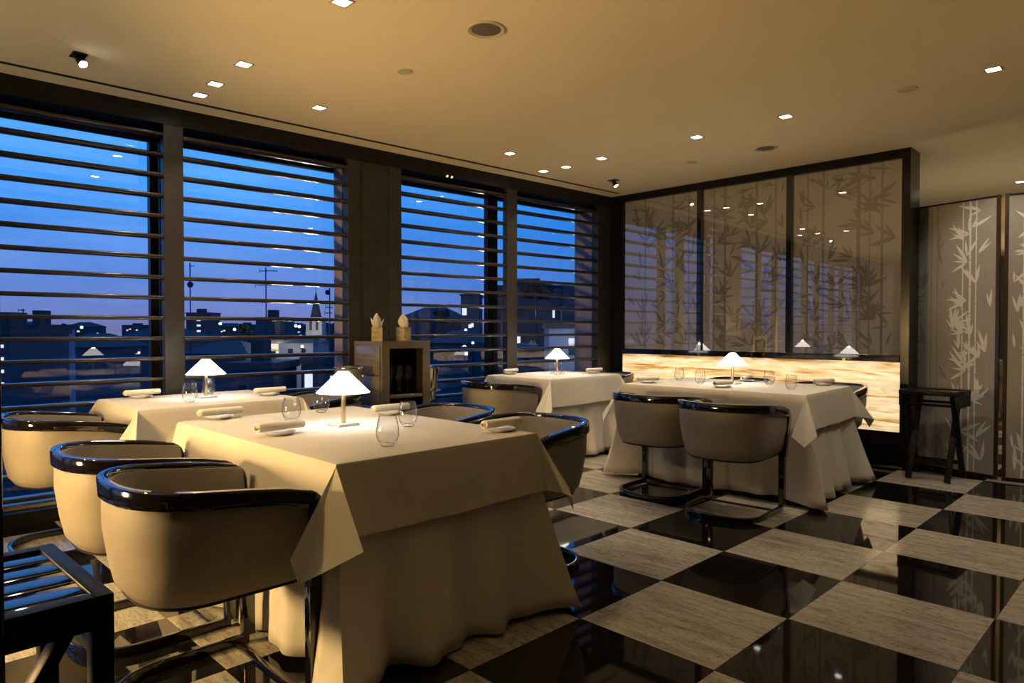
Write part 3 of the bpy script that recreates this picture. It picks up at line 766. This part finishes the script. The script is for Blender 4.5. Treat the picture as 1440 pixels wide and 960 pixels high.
# wine coolers
t = thing('wine_cooler', 'clear smoky wine cooler with knob handles behind the front lamp', 'wine cooler', (-4.62, 2.83, 0))
bm = NB(); lathe(bm, [(.10, 0), (.10, .012), (.014, .03), (.012, .64), (.06, .655), (.085, .66)], 28, cap0=True, cap1=True); obj('stand', bm, M['chrome'], t, ang=40)
bm = NB(); lathe(bm, [(.0005, .662), (.078, .662), (.112, .885), (.108, .887), (.074, .672), (.0005, .672)], 36); obj('bucket', bm, M['acrylic'], t, ang=40)
bm = NB(); lathe(bm, [(.1125, .878), (.1145, .885), (.1125, .892), (.108, .887)], 36); obj('rim', bm, M['chrome'], t)
for s in (-1, 1):
    bm = NB(); lathe(bm, [(.0005, -.014), (.011, -.010), (.014, 0), (.011, .010), (.0005, .014)], 14, s * .090, s * .072, .82); tube(bm, (s * .080, s * .064, .82), (s * .090, s * .072, .82), .006); obj('handle', bm, M['brass'], t)
t = thing('champagne_bucket', 'polished steel champagne bucket on a stand between cabinet and window', 'wine cooler', (-4.665, 3.635, 0))
bm = NB(); lathe(bm, [(.10, 0), (.10, .012), (.014, .03), (.012, .56), (.05, .575), (.06, .58)], 28, cap0=True, cap1=True); obj('stand', bm, M['chrome'], t, ang=40)
bm = NB(); lathe(bm, [(.0005, .581), (.062, .581), (.092, .845), (.096, .85), (.092, .853), (.088, .845), (.058, .59), (.0005, .59)], 36); obj('bucket', bm, M['chrome'], t, ang=40)
bm = NB(); lathe(bm, [(.078, .655), (.110, .655), (.110, .661), (.078, .661), (.078, .655)], 36); obj('ring', bm, M['chrome'], t)

# ------------------------------------------------------------------ folding tray stands
def tray_stand(loc, rz, sx, sy, H, lab, posts):
    t = thing('tray_stand', lab, 'tray stand', loc, rz, 'black folding tray stands')
    bm = NB(); w = .032
    box(bm, -sx, sx, -sy, -sy + w, H - .035, H, bev=.003); box(bm, -sx, sx, sy - w, sy, H - .035, H, bev=.003)
    box(bm, -sx, -sx + w, -sy + w, sy - w, H - .035, H, bev=.003); box(bm, sx - w, sx, -sy + w, sy - w, H - .035, H, bev=.003)
    obj('top_frame', bm, M['dark_wood'], t)
    for k in range(4):
        x = -sx + w + (2 * sx - 2 * w) * (k + .5) / 4; hw = (2 * sx - 2 * w) / 8 - .004
        bm = NB(); box(bm, x - hw, x + hw, -sy + w, sy - w, H - .016, H - .004, bev=.002); obj('slat', bm, M['lacquer'], t)
    for s in (-1, 1):
        bm = NB(); box(bm, s * (sx - .012) - .012, s * (sx - .012) + .012, -sy + .01, sy - .01, H - (.06 if posts else .125), H - .035); obj('end_apron', bm, M['dark_wood'], t, smooth=False)
        for q, off in ((-1, 0), (1, .026)):
            bm = NB(); x = s * (sx - .045 - off)
            bar(bm, (x, q * (sy - .04), H - .036), (x, -q * (sy - .015), .012), .024, .042, up=(1, 0, 0), bev=.003); obj('leg', bm, M['dark_wood'], t)
    for q in (-1, 1):
        bm = NB(); bar(bm, (-(sx - .06), q * (sy - .035) * .62, .14), (sx - .06, q * (sy - .035) * .62, .14), .02, .03, bev=.002); obj('stretcher', bm, M['dark_wood'], t)
    for q in (-1, 1):
        bm = NB(); y = q * (sy - .021); box(bm, -sx + .05, sx - .05, y - .009, y + .009, H - .118, H - .098); obj('rail', bm, M['dark_wood'], t, smooth=False)
    if posts:
        for sx_ in (-1, 1):
            bm = NB(); box(bm, sx_ * (sx - .02) - .02, sx_ * (sx - .02) + .02, sy - .036, sy, 0.0, H - .035, bev=.003); obj('post', bm, M['dark_wood'], t)
    return t
tray_stand((-1.47, 6.165, 0), -.03, .205, .175, .705, 'black folding tray stand in front of the silver bamboo wall', False)
tray_stand((-1.612, .145, 0), .03, .212, .215, .70, 'black slatted tray stand beside the foremost golden chair', True)

# ------------------------------------------------------------------ ceiling fittings and lights
WARM = (1.0, .81, .56)
GOLD = (1.0, .63, .23)
def spot(name, loc, W, cone=105, blend=.7, col=WARM, soft=.05, aim=None, parent=None):
    l = bpy.data.lights.new(name, 'SPOT'); l.energy = W; l.color = col; l.spot_size = math.radians(cone); l.spot_blend = blend; l.shadow_soft_size = soft
    o = bpy.data.objects.new(name, l); C.objects.link(o)
    d = Vector(aim) - Vector(loc) if aim else Vector((0, 0, -1))
    o.rotation_euler = d.to_track_quat('-Z', 'Y').to_euler()
    if parent: o.parent = parent; o.location = Vector(loc) - parent.location
    else: o.location = loc
    return o
DW = 31
dl0 = None
def downlight(x, y, lab, W=1.0, aim=None):
    global dl0
    if dl0 is None:
        t = thing('downlight', lab, 'ceiling light', (x, y, CEIL), 0, 'square recessed downlights')
        bm = NB(); s, w = .043, .010
        for q in ((-s, s, -s, -s + w), (-s, s, s - w, s), (-s, -s + w, -s + w, s - w), (s - w, s, -s + w, s - w)): box(bm, *q, -.005, 0)
        obj('bezel', bm, M['trimwhite'], t, smooth=False)
        bm = NB(); box(bm, -s + w, s - w, -s + w, s - w, -.003, 0); obj('lens', bm, M['lens'], t, smooth=False)
        dl0 = t
    else: t = dup(dl0, (x, y, CEIL), 0, lab)
    spot('downlight_beam', (x, y, CEIL - .03), DW * W, parent=t, aim=aim)
    return t
# the row over the front tables
downlight(-3.834, 1.68, 'square downlight nearest the camera in the cluster of three above the front window', .7)
downlight(-4.261, 1.69, 'square downlight in the middle of the cluster of three above the front window', .35)
downlight(-4.533, 1.70, 'square downlight closest to the window head in the cluster of three', .35)
downlight(-4.222, 2.367, 'lone square downlight above the pier and the cabinet', .5)
downlight(-2.787, 1.68, 'square downlight cut off by the top of the photo', .3)
downlight(-4.171, 4.13, 'lone square downlight above the third window', .8)
downlight(-4.416, 4.82, 'square downlight closest to the far windows in the far cluster of three', .5)
downlight(-4.152, 4.84, 'square downlight in the middle of the far cluster of three', .5)
downlight(-3.725, 4.82, 'square downlight farthest from the windows in the far cluster of three', .8)
downlight(-2.789, 4.81, 'square downlight above the onyx-side table, next to the dark round vent', .8)
downlight(-2.079, 4.79, 'square downlight over the aisle between the dark vent and the round disc', .8)
downlight(-.86, 4.77, 'square downlight over the aisle at the photo edge, beyond the round disc', 1.0)
downlight(-1.31, 8.6, 'small square downlight beyond the bamboo wall', .8)
# rows of the same fittings behind and beside the camera
# unseen gold spot added behind the camera to gild the chair backs
spot('added_gold_spot', (-3.35, -1.05, .92), 430, cone=110, blend=.6, col=GOLD, soft=.16, aim=(-3.0, .8, .62))
for x, y, w, ax in ((-3.834, -1.44, 4, -3.7), (-2.787, -1.44, 4, -2.7)):
    spot('downlight_beam', (x, y, CEIL - .02), 42 * w, cone=62, blend=.8, col=GOLD, aim=(ax, .75, .35))
for x, y, w in ((.6, 4.77, .5), (2, 4.77, .4), (-.86, 7.9, 2.2), (1.2, 7.8, 1.2), (-2.6, 8.0, 1.5)):
    spot('downlight_beam', (x, y, CEIL - .02), DW * w)
# unseen upward spots added to brighten the ceiling
for x, y, w in ((-1.6, -1.2, 36), (-2.8, -1.3, 40), (-3.9, -1.2, 36), (.9, 4.0, 12), (-1.6, 8.0, 22), (.4, 7.9, 16)):
    l = spot('ceiling_fill_spot', (x, y, 1.02), w, 165, .9, (1, .82, .55), .06, aim=(x, y, 3))
# unseen spot added to brighten the bamboo wall
spot('downlight_beam', (-1.0, 5.75, CEIL - .02), DW * 1.3, 80, aim=(-1.1, 6.5, 1.2), col=(1, .86, .66))
# projecting spots
def projector(x, y, lab, on, aimd):
    t = thing('spotlight', lab, 'ceiling light', (x, y, CEIL), 0, 'projecting black spotlights')
    bm = NB(); box(bm, -.05, .05, -.035, .035, -.006, 0, bev=.001); obj('mount_plate', bm, M['satin_black'], t)
    d = Vector(aimd).normalized(); p0 = Vector((0, 0, -.012)); p1 = p0 + d * .055
    bm = NB(); tube(bm, p0, p1, .02, 18, .024); obj('lamp_head', bm, M['satin_black'], t)
    bm = NB(); tube(bm, p1, p1 + d * .003, .020, 18); obj('lens', bm, M['bulb'] if on else M['lens'], t)
projector(-4.346, .985, 'black spotlight glaring from the ceiling by the front window', True, (.55, .25, -.75))
projector(-4.19, 5.615, 'black spotlight hanging from the ceiling in the far corner before the partition', False, (.4, .15, -.75))
spot('spotlight_beam', (-4.27, 1.02, CEIL - .08), DW * .6, 70, aim=(-2.9, 1.2, .3))

def disc(name, x, y, r, lab, cat, ringed):
    t = thing(name, lab, cat, (x, y, CEIL))
    bm = NB(); lathe(bm, [(r, 0), (r, -.004), (r * .93, -.009), (r * .76, -.004), (r * .74, -.003)] if ringed else [(r, 0), (r, -.005), (r * .9, -.007), (r * .88, -.006)], 40, cap1=not ringed); obj('rim', bm, M['trimwhite'], t)
    bm = NB(); rr = r * (.75 if ringed else .86)
    lathe(bm, [(rr, -.004), (rr * .6, -.0075), (.001, -.0085)], 40); obj('grille', bm, M['ventgrey'] if ringed == 1 or ringed == 2 else M['trimwhite'], t)
disc('ceiling_speaker', -2.535, 2.345, .098, 'large round ceiling speaker with a pale rim, middle of the ceiling', 'speaker', 1)
disc('ceiling_disc', -3.28, 2.388, .043, 'small plain disc on the ceiling above the pier', 'ceiling disc', 0)
disc('ceiling_disc', -1.309, 4.785, .056, 'plain disc on the ceiling between two downlights over the aisle', 'ceiling disc', 0)
disc('ceiling_speaker', -2.557, 5.514, .095, 'dark round vent before the black partition', 'speaker', 2)
disc('ceiling_disc', -3.243, 5.513, .045, 'small plain disc close to the black partition', 'ceiling disc', 0)

# twin reading spot on the window header
t = thing('twin_spotlight', 'small twin spotlight on the black header over the third window', 'ceiling light', (wx(3.98) + .002, 3.98, 2.585))
bm = NB(); box(bm, 0, .012, -.05, .05, -.012, .012, bev=.002); obj('mount_plate', bm, M['satin_black'], t)
for s in (-1, 1):
    bm = NB(); tube(bm, (.010, s * .027, 0), (.045, s * .027, -.03), .014, 14); h = obj('lamp_head', bm, M['mullion'], t)
    bm = NB(); tube(bm, (.045, s * .027, -.03), (.047, s * .027, -.0317), .012, 14); obj('lens', bm, M['win_warm'], h)

# ------------------------------------------------------------------ the city outside
fF = Vector((-.7085, .7057, 0)); fR = Vector((.7057, .7085, 0))
def at(px, dist): return fF * dist + fR * ((px - 720) / 963.7 * dist)      # ground point on a bearing
def zz(py, dist): return CAMH + (461.8 - py) / 963.7 * dist
GZ = -24.0
bm = NB(); box(bm, -1400, -7, -700, 1400, GZ - 1, GZ); struct(obj('ground', bm, M['city_ground'], smooth=False), 'dark city ground far below')

def building(px0, px1, ytop, dist, m, lab, roof=None, wins=(), wm='win_cool', depth=None, group=None, base=GZ):
    a, b = at(px0, dist), at(px1, dist); w = (b - a).length; c = (a + b) / 2; h = zz(ytop, dist) - base; dp = depth or min(w, 14)
    t = thing('city_building', lab, 'building', (c.x, c.y, base), math.atan2((b - a).y, (b - a).x), group)
    bm = NB(); box(bm, -w / 2, w / 2, 0, dp, 0, h); obj('walls', bm, m, t, smooth=False)
    if roof == 'hip':
        bm = NB(); e = .4; k = min(w, dp) * .35
        v = [bm.verts.new(q) for q in ((-w / 2 - e, -e, h), (w / 2 + e, -e, h), (w / 2 + e, dp + e, h), (-w / 2 - e, dp + e, h), (-w / 2 + k, dp / 2, h + k * .55), (w / 2 - k, dp / 2, h + k * .55))]
        for q in ((0, 1, 5, 4), (1, 2, 5), (2, 3, 4, 5), (3, 0, 4), (3, 2, 1, 0)): face(bm, [v[i] for i in q])
        obj('roof', bm, M['roof'], t, smooth=False)
    else:
        bm = NB(); box(bm, -w / 2 - .2, w / 2 + .2, -.2, dp + .2, h, h + .5); box(bm, -w * .2, w * .1, dp * .3, dp * .6, h + .5, h + 2.0); obj('roof', bm, M['roof'], t, smooth=False)
    for fx, z, ww, wh, *mm in wins:      # fx fraction across, z below top
        bm = NB(); x = -w / 2 + w * fx; ww, wh = ww * .72, wh * .8; box(bm, x - ww / 2, x + ww / 2, -.06, .05, h - z - wh, h - z); obj('window', bm, M[mm[0] if mm else wm], t, smooth=False)
    return t
FS, FP = M['facade'], M['facade_pale']
# window one
building(18, 53, 463, 70, FP, 'flat grey block with roof plant beyond the front window', wins=[(.3, 3.2, .5, .8, 'win_dark'), (.7, 3.2, .5, .8, 'win_dark')], depth=6)
building(-60, 14, 470, 60, FS, 'dark block with stacked lit windows at the photo edge', wins=[(.80, .9 + 1.1 * k, 1.0, .35) for k in range(4)], depth=8)
building(60, 160, 488, 95, FS, 'low dark roof behind the front window lamp reflection', 'hip', [(.3, 1.5, .8, 1.0, 'win_dark'), (.6, 1.5, .8, 1.0, 'win_dark')])
building(150, 262, 480, 120, FS, 'long dark roof beside the first mullion', 'hip', [(.25, 1.5, .7, 1.0), (.55, 1.5, .9, 1.0, 'win_dark')])
# window two
building(262, 296, 441, 260, FS, 'tower block with a column of lit windows beyond the second window', wins=[(.52, 2.0 + 2.1 * k, 2.0, .9) for k in range(7)])
building(360, 401, 449, 140, FS, 'dark square block under the tall aerial', wins=[(.75, 1.5, 2.4, 3.0, 'win_dark')])
building(372, 398, 478, 75, FP, 'low house with pale lit gable in the middle of the second window', None, [(.5, .4, 1.4, 1.3, 'win_warm')], depth=5)
building(395, 440, 482, 70, FP, 'low pale house beside the church tower', 'hip', [(.3, .6, .7, .8, 'win_dark'), (.7, .6, .7, .8, 'win_dark')], depth=6)
building(255, 345, 497, 62, FS, 'dark near roof behind the window table lamp', 'hip', [(.5, 1.2, 1.0, 1.2, 'win_dark')], depth=8)
building(426, 505, 512, 48, FS, 'near dark block with a bright and a gridded window below the church', None, [(.10, .6, .75, 1.5, 'win_cool'), (.55, .8, .7, .8, 'win_warm')], depth=9)
building(322, 384, 520, 46, FS, 'near dark block below the small pale houses', None, [(.3, 1.0, .7, .9, 'win_dark')], depth=5)
# windows three and four
building(690, 808, 405, 120, FS, 'tall terraced apartment block on the hill beyond the fourth window', None, [(.33, 8.4, 1.0, 2.6), (.55, 3.4, .5, 2.0), (.75, 3.6, .5, 2.0), (.2, 8.2, 1.4, 1.0), (.66, 13.6, .7, .7)], depth=14)
building(648, 674, 414, 110, FS, 'apartment block with lit windows beyond the third window', 'hip', [(.2, 2.2, 1.0, 1.4), (.5, 4.8, .7, .7), (.62, 4.6, .6, .8), (.45, 8.2, 1.6, 1.0, 'win_warm')], depth=12)
building(560, 655, 448, 130, FS, 'dark row of roofs beyond the third window', 'hip', [(.7, 3.0, 1.0, 1.0), (.4, 4.0, .6, 1.6, 'win_dark')], depth=12)
building(600, 690, 482, 60, FS, 'near dark roof with one lit lamp window', 'hip', [(.62, .8, .35, .35), (.3, 1.0, .6, .7, 'win_dark')], depth=8)
building(772, 845, 462, 58, FP, 'pale low building beyond the fourth window', None, [(.45, .8, .9, 1.8, 'win_dark'), (.8, .8, .7, 1.8, 'win_dark')], depth=8)
building(715, 758, 492, 50, FS, 'dark low house before the pale building', 'hip', [(.6, .6, .6, .7, 'win_dark')], depth=8)
building(840, 905, 430, 90, FS, 'dark block seen through the slit by the partition', None, [(.4, 3, 1, 1.4)], depth=8)
R = random.Random(4)
wheres = ['behind the flat grey block', 'at the left frame edge', 'above the long dark roof', 'beside the first mullion', 'next to the tower block', 'between tower block and aerial', 'right of the square block', 'beyond the church tower', 'between church and pier', 'above the third window roofs', 'behind the cabinet vases', 'at the foot of the terraced block']
for k, px in enumerate([35, 5, 110, 190, 318, 345, 415, 455, 478, 590, 545, 640]):
    d = R.uniform(380, 620); w = R.uniform(28, 46)
    building(px - w / 2, px + w / 2, R.uniform(455, 461), d, FS, 'distant low city block on the skyline ' + wheres[k], None if k % 2 else 'hip',
             [(R.uniform(.15, .85), R.uniform(1.5, 6), 2.2, 1.2, R.choice(['win_cool', 'win_warm'])) for _ in range(3)], depth=14, group='distant skyline blocks')
# street lamps
sl = None
for k, (px, py, d, w_) in enumerate([(60, 452, 90, 'by the flat grey block'), (115, 460, 160, 'above the long dark roof'), (137, 470, 150, 'before the long dark roof'), (310, 455, 200, 'beside the tower block'), (330, 463, 180, 'between the tower block and the aerial'), (416, 458, 220, 'left of the church tower'), (421, 459, 220, 'beside the church tower'), (395, 464, 170, 'at the square block'), (425, 487, 66, 'below the church tower'), (655, 464, 100, 'before the third window apartments'), (665, 482, 56, 'low in the third window')]):
    p = at(px, d); z = zz(py, d); s = d / 963.7 * (1.9 if k else 4)
    t = thing('street_lamp', 'bright street lamp ' + w_, 'street lamp', (p.x, p.y, GZ), 0, 'street lamps in the city')
    bm = NB(); bmesh.ops.create_icosphere(bm, subdivisions=2, radius=s); bmesh.ops.translate(bm, verts=bm.verts[:], vec=(0, 0, z - GZ)); obj('lamp_globe', bm, M['lamp_glow'], t)
    bm = NB(); tube(bm, (0, 0, 0), (0, 0, z - GZ - s * .8), .12, 8); obj('post', bm, M['aerial'], t)
# floodlight on the church and street light on the low houses
def city_light(px, py, dist, W, col):
    l = bpy.data.lights.new('street_light', 'POINT'); l.energy = W; l.color = col; l.shadow_soft_size = .5
    o = bpy.data.objects.new('street_light', l); C.objects.link(o); p = at(px, dist); o.location = (p.x, p.y, zz(py, dist))
city_light(436, 470, 178, 3600, (1, .92, .75)); city_light(448, 476, 172, 2200, (1, .9, .7))
city_light(388, 476, 71, 500, (1, .85, .6)); city_light(405, 478, 66, 500, (1, .95, .85)); city_light(815, 480, 54, 300, (.8, .9, 1))
city_light(40, 488, 66, 400, (1, .9, .7)); city_light(680, 470, 95, 900, (1, .9, .75))
# church tower
d = 190; c = at(441.5, d); bt = at(453, d) - at(431, d); w = bt.length
t = thing('church_tower', 'church bell tower with a pointed dark spire beyond the second window', 'church tower', (c.x, c.y, GZ), math.atan2(bt.y, bt.x))
hb = zz(446, d) - GZ; hs = zz(408, d) - GZ
bm = NB(); box(bm, -w / 2, w / 2, 0, w, 0, hb); box(bm, -w * .56, w * .56, -w * .06, w * 1.06, hb - .5, hb); box(bm, -w * .54, w * .54, -w * .04, w * 1.04, hb - 4.6, hb - 4.2); obj('tower', bm, M['stone'], t, smooth=False)
bm = NB(); q = [bm.verts.new((w * .36 * cos(PI / 8 + k * PI / 4), w / 2 + w * .36 * sin(PI / 8 + k * PI / 4), hb)) for k in range(8)]; ap = bm.verts.new((0, w / 2, hs))
for k in range(8): face(bm, (q[k], q[(k + 1) % 8], ap))
face(bm, q[::-1]); obj('spire', bm, M['slate'], t, smooth=False)
bm = NB(); tube(bm, (0, w / 2, hs - .8), (0, w / 2, hs + 1.6), .07, 6); obj('cross_rod', bm, M['aerial'], t)
for x in (-.2, .2):
    bm = NB(); box(bm, w * x - .35, w * x + .35, -.08, .1, hb - 3.6, hb - 1.2); lathe(bm, [(.35, 0), (.001, .35)], 12, w * x, 0.01, hb - 1.2); obj('bell_opening', bm, M['slate'], t, smooth=False)
# aerials
def aerial(px, ytop, ybase, d, arms, lab, dish=None):
    p = at(px, d); zt, zb = zz(ytop, d), zz(ybase, d)
    t = thing('roof_aerial', lab, 'aerial', (p.x, p.y, GZ), math.atan2(fR.y, fR.x), 'roof aerials')
    bm = NB(); tube(bm, (0, 0, 0), (0, 0, zt - GZ), .035 * d / 40, 8); obj('mast', bm, M['aerial'], t)
    for y, l, r_, n_ in arms:
        z = zz(y, d) - GZ; L, Rr = l / 963.7 * d, r_ / 963.7 * d
        bm = NB(); tube(bm, (-L, 0, z), (Rr, 0, z), .022 * d / 40, 6)
        for k in range(n_):
            x = -L + (L + Rr) * k / max(1, n_ - 1); hh = (1.2 + 2.2 * (k == 0)) / 963.7 * d; tube(bm, (x, 0, z - hh), (x, 0, z + hh), .014 * d / 40, 6)
        obj('antenna', bm, M['aerial'], t)
    if dish:
        z = zz(dish[0], d) - GZ; r = dish[1] / 963.7 * d; x = dish[2] / 963.7 * d
        bm = NB(); N_ = 20; prev = None
        for rr, yy in ((.02, .12), (.5, .08), (.85, 0), (1, -.08), (1.0, -.12), (.8, .03), (.02, .16)):
            ring = [bm.verts.new((x + rr * r * cos(2 * PI * k / N_), -yy * r, z + rr * r * sin(2 * PI * k / N_))) for k in range(N_)]
            if prev:
                for k in range(N_): face(bm, (prev[k], prev[(k + 1) % N_], ring[(k + 1) % N_], ring[k]))
            prev = ring
        obj('dish', bm, M['aerial'], t)
aerial(268, 370, 445, 55, [(374, 0, 5, 2)], 'thin mast with a small dish beside the first mullion', (400, 4.5, 0))
aerial(374.5, 376, 449, 60, [(381, 9, 16, 6), (401, 15, 15, 5), (425, 5, 4, 3)], 'tall aerial with two arms in the middle of the second window')
aerial(464, 405, 470, 60, [(432, 6, 4, 4), (440, 7, 3, 4)], 'aerial with a round dish beside the church spire', (411, 3.6, -3))
aerial(33, 434, 463, 70, [(436, 7, 2, 3)], 'short thin aerial on the flat grey block')
# trees on the hill
def tree(px, ytop, ybase, d, wpx, lab, sd):
    p = at(px, d); R = random.Random(sd); t = thing('city_tree', lab, 'tree', (p.x, p.y, GZ), 0, 'dark trees beyond the far windows')
    h0, h1 = zz(ybase, d) - GZ, zz(ytop, d) - GZ; r = wpx / 963.7 * d / 2
    bm = NB(); tube(bm, (0, 0, 0), (0, 0, h0 + (h1 - h0) * .5), .3, 8, .15); obj('trunk', bm, M['aerial'], t)
    bm = NB()
    for k in range(26):
        a = R.uniform(0, 2 * PI); rr = r * R.random() ** .5 * .8; z = h0 + (h1 - h0) * R.uniform(.2, .88)
        b2 = bmesh.ops.create_icosphere(bm, subdivisions=2, radius=r * R.uniform(.18, .34))
        for v in b2['verts']: v.co = v.co * R.uniform(.85, 1.15) + Vector((rr * cos(a), rr * sin(a), z))
    obj('crown', bm, M['tree'], t, smooth=False)
tree(755, 398, 420, 112, 50, 'dark roof-garden tree on the terraced block', 1)
tree(706, 404, 425, 100, 22, 'dark tree beside the fourth window mullion', 2)
tree(810, 425, 470, 105, 40, 'dark tree at the step of the terraced block', 3)
tree(622, 433, 460, 125, 26, 'small round tree above the third window roofs', 4)
tree(95, 453, 475, 160, 16, 'small tree on the skyline beyond the front window', 5)
tree(345, 455, 475, 180, 22, 'skyline tree between the tower block and the aerial', 6)

# ------------------------------------------------------------------ dusk sky
w = bpy.data.worlds.new('dusk'); bpy.context.scene.world = w; w.use_nodes = True
N, L = w.node_tree.nodes, w.node_tree.links
bg = N['Background']
tc = N.new('ShaderNodeTexCoord'); sp = N.new('ShaderNodeSeparateXYZ'); L.new(tc.outputs['Generated'], sp.inputs[0])
r = ramp(N, [(0.0, (.03, .05, .11)), (.015, (.07, .13, .38)), (.06, (.03, .145, .50)), (.15, (.008, .16, .60)), (.40, (.004, .18, .74)), (1.0, (.002, .06, .3))])
L.new(sp.outputs[2], r.inputs['Fac'])
# paler towards the afterglow (towards -X -Y)
dt = N.new('ShaderNodeVectorMath'); dt.operation = 'DOT_PRODUCT'; dt.inputs[1].default_value = (-.96, -.28, 0)
L.new(tc.outputs['Generated'], dt.inputs[0])
mr = N.new('ShaderNodeMapRange'); mr.inputs[1].default_value = .2; mr.inputs[2].default_value = 1.0; mr.inputs[3].default_value = 0; mr.inputs[4].default_value = 1; mr.interpolation_type = 'SMOOTHSTEP'
L.new(dt.outputs['Value'], mr.inputs[0])
nz_ = N.new('ShaderNodeTexNoise'); nz_.inputs['Scale'].default_value = 3.2; nz_.inputs['Detail'].default_value = 5
mp = N.new('ShaderNodeMapping'); mp.inputs['Scale'].default_value = (1, 1, 4); L.new(tc.outputs['Generated'], mp.inputs[0]); L.new(mp.outputs[0], nz_.inputs['Vector'])
mm = N.new('ShaderNodeMath'); mm.operation = 'MULTIPLY'; L.new(mr.outputs[0], mm.inputs[0])
cr = N.new('ShaderNodeMapRange'); cr.inputs[1].default_value = .3; cr.inputs[2].default_value = .7; cr.inputs[3].default_value = .35; cr.inputs[4].default_value = 1; L.new(nz_.outputs['Fac'], cr.inputs[0]); L.new(cr.outputs[0], mm.inputs[1])
mx = N.new('ShaderNodeMix'); mx.data_type = 'RGBA'; L.new(mm.outputs[0], mx.inputs[0]); L.new(r.outputs['Color'], mx.inputs[6]); 
r2 = ramp(N, [(0.0, (.19, .20, .44)), (.07, (.16, .26, .64)), (.18, (.10, .40, .98)), (1.0, (.05, .32, .9))]); L.new(sp.outputs[2], r2.inputs['Fac']); L.new(r2.outputs['Color'], mx.inputs[7])
L.new(mx.outputs[2], bg.inputs['Color']); bg.inputs['Strength'].default_value = 1.4

# ------------------------------------------------------------------ camera and view
cam = bpy.data.cameras.new('camera'); cam.sensor_width = 36; cam.lens = 963.7 * 36 / 1440; cam.clip_start = .02; cam.clip_end = 3000
co = bpy.data.objects.new('camera', cam); C.objects.link(co)
co.location = (0, 0, CAMH); co.rotation_euler = (math.radians(90 - 1.081), 0, math.radians(45.11))
sc = bpy.context.scene; sc.camera = co
vs = sc.view_settings; sc.display_settings.display_device = 'sRGB'; vs.view_transform = 'Standard'; vs.look = 'None'; vs.exposure = 0; vs.gamma = 1; vs.use_curve_mapping = False
try:
    sc.cycles.use_denoising = True; sc.cycles.max_bounces = 8; sc.cycles.transparent_max_bounces = 24; sc.cycles.glossy_bounces = 5; sc.cycles.sample_clamp_indirect = 6
    sc.cycles.caustics_reflective = False; sc.cycles.caustics_refractive = False
except Exception: pass
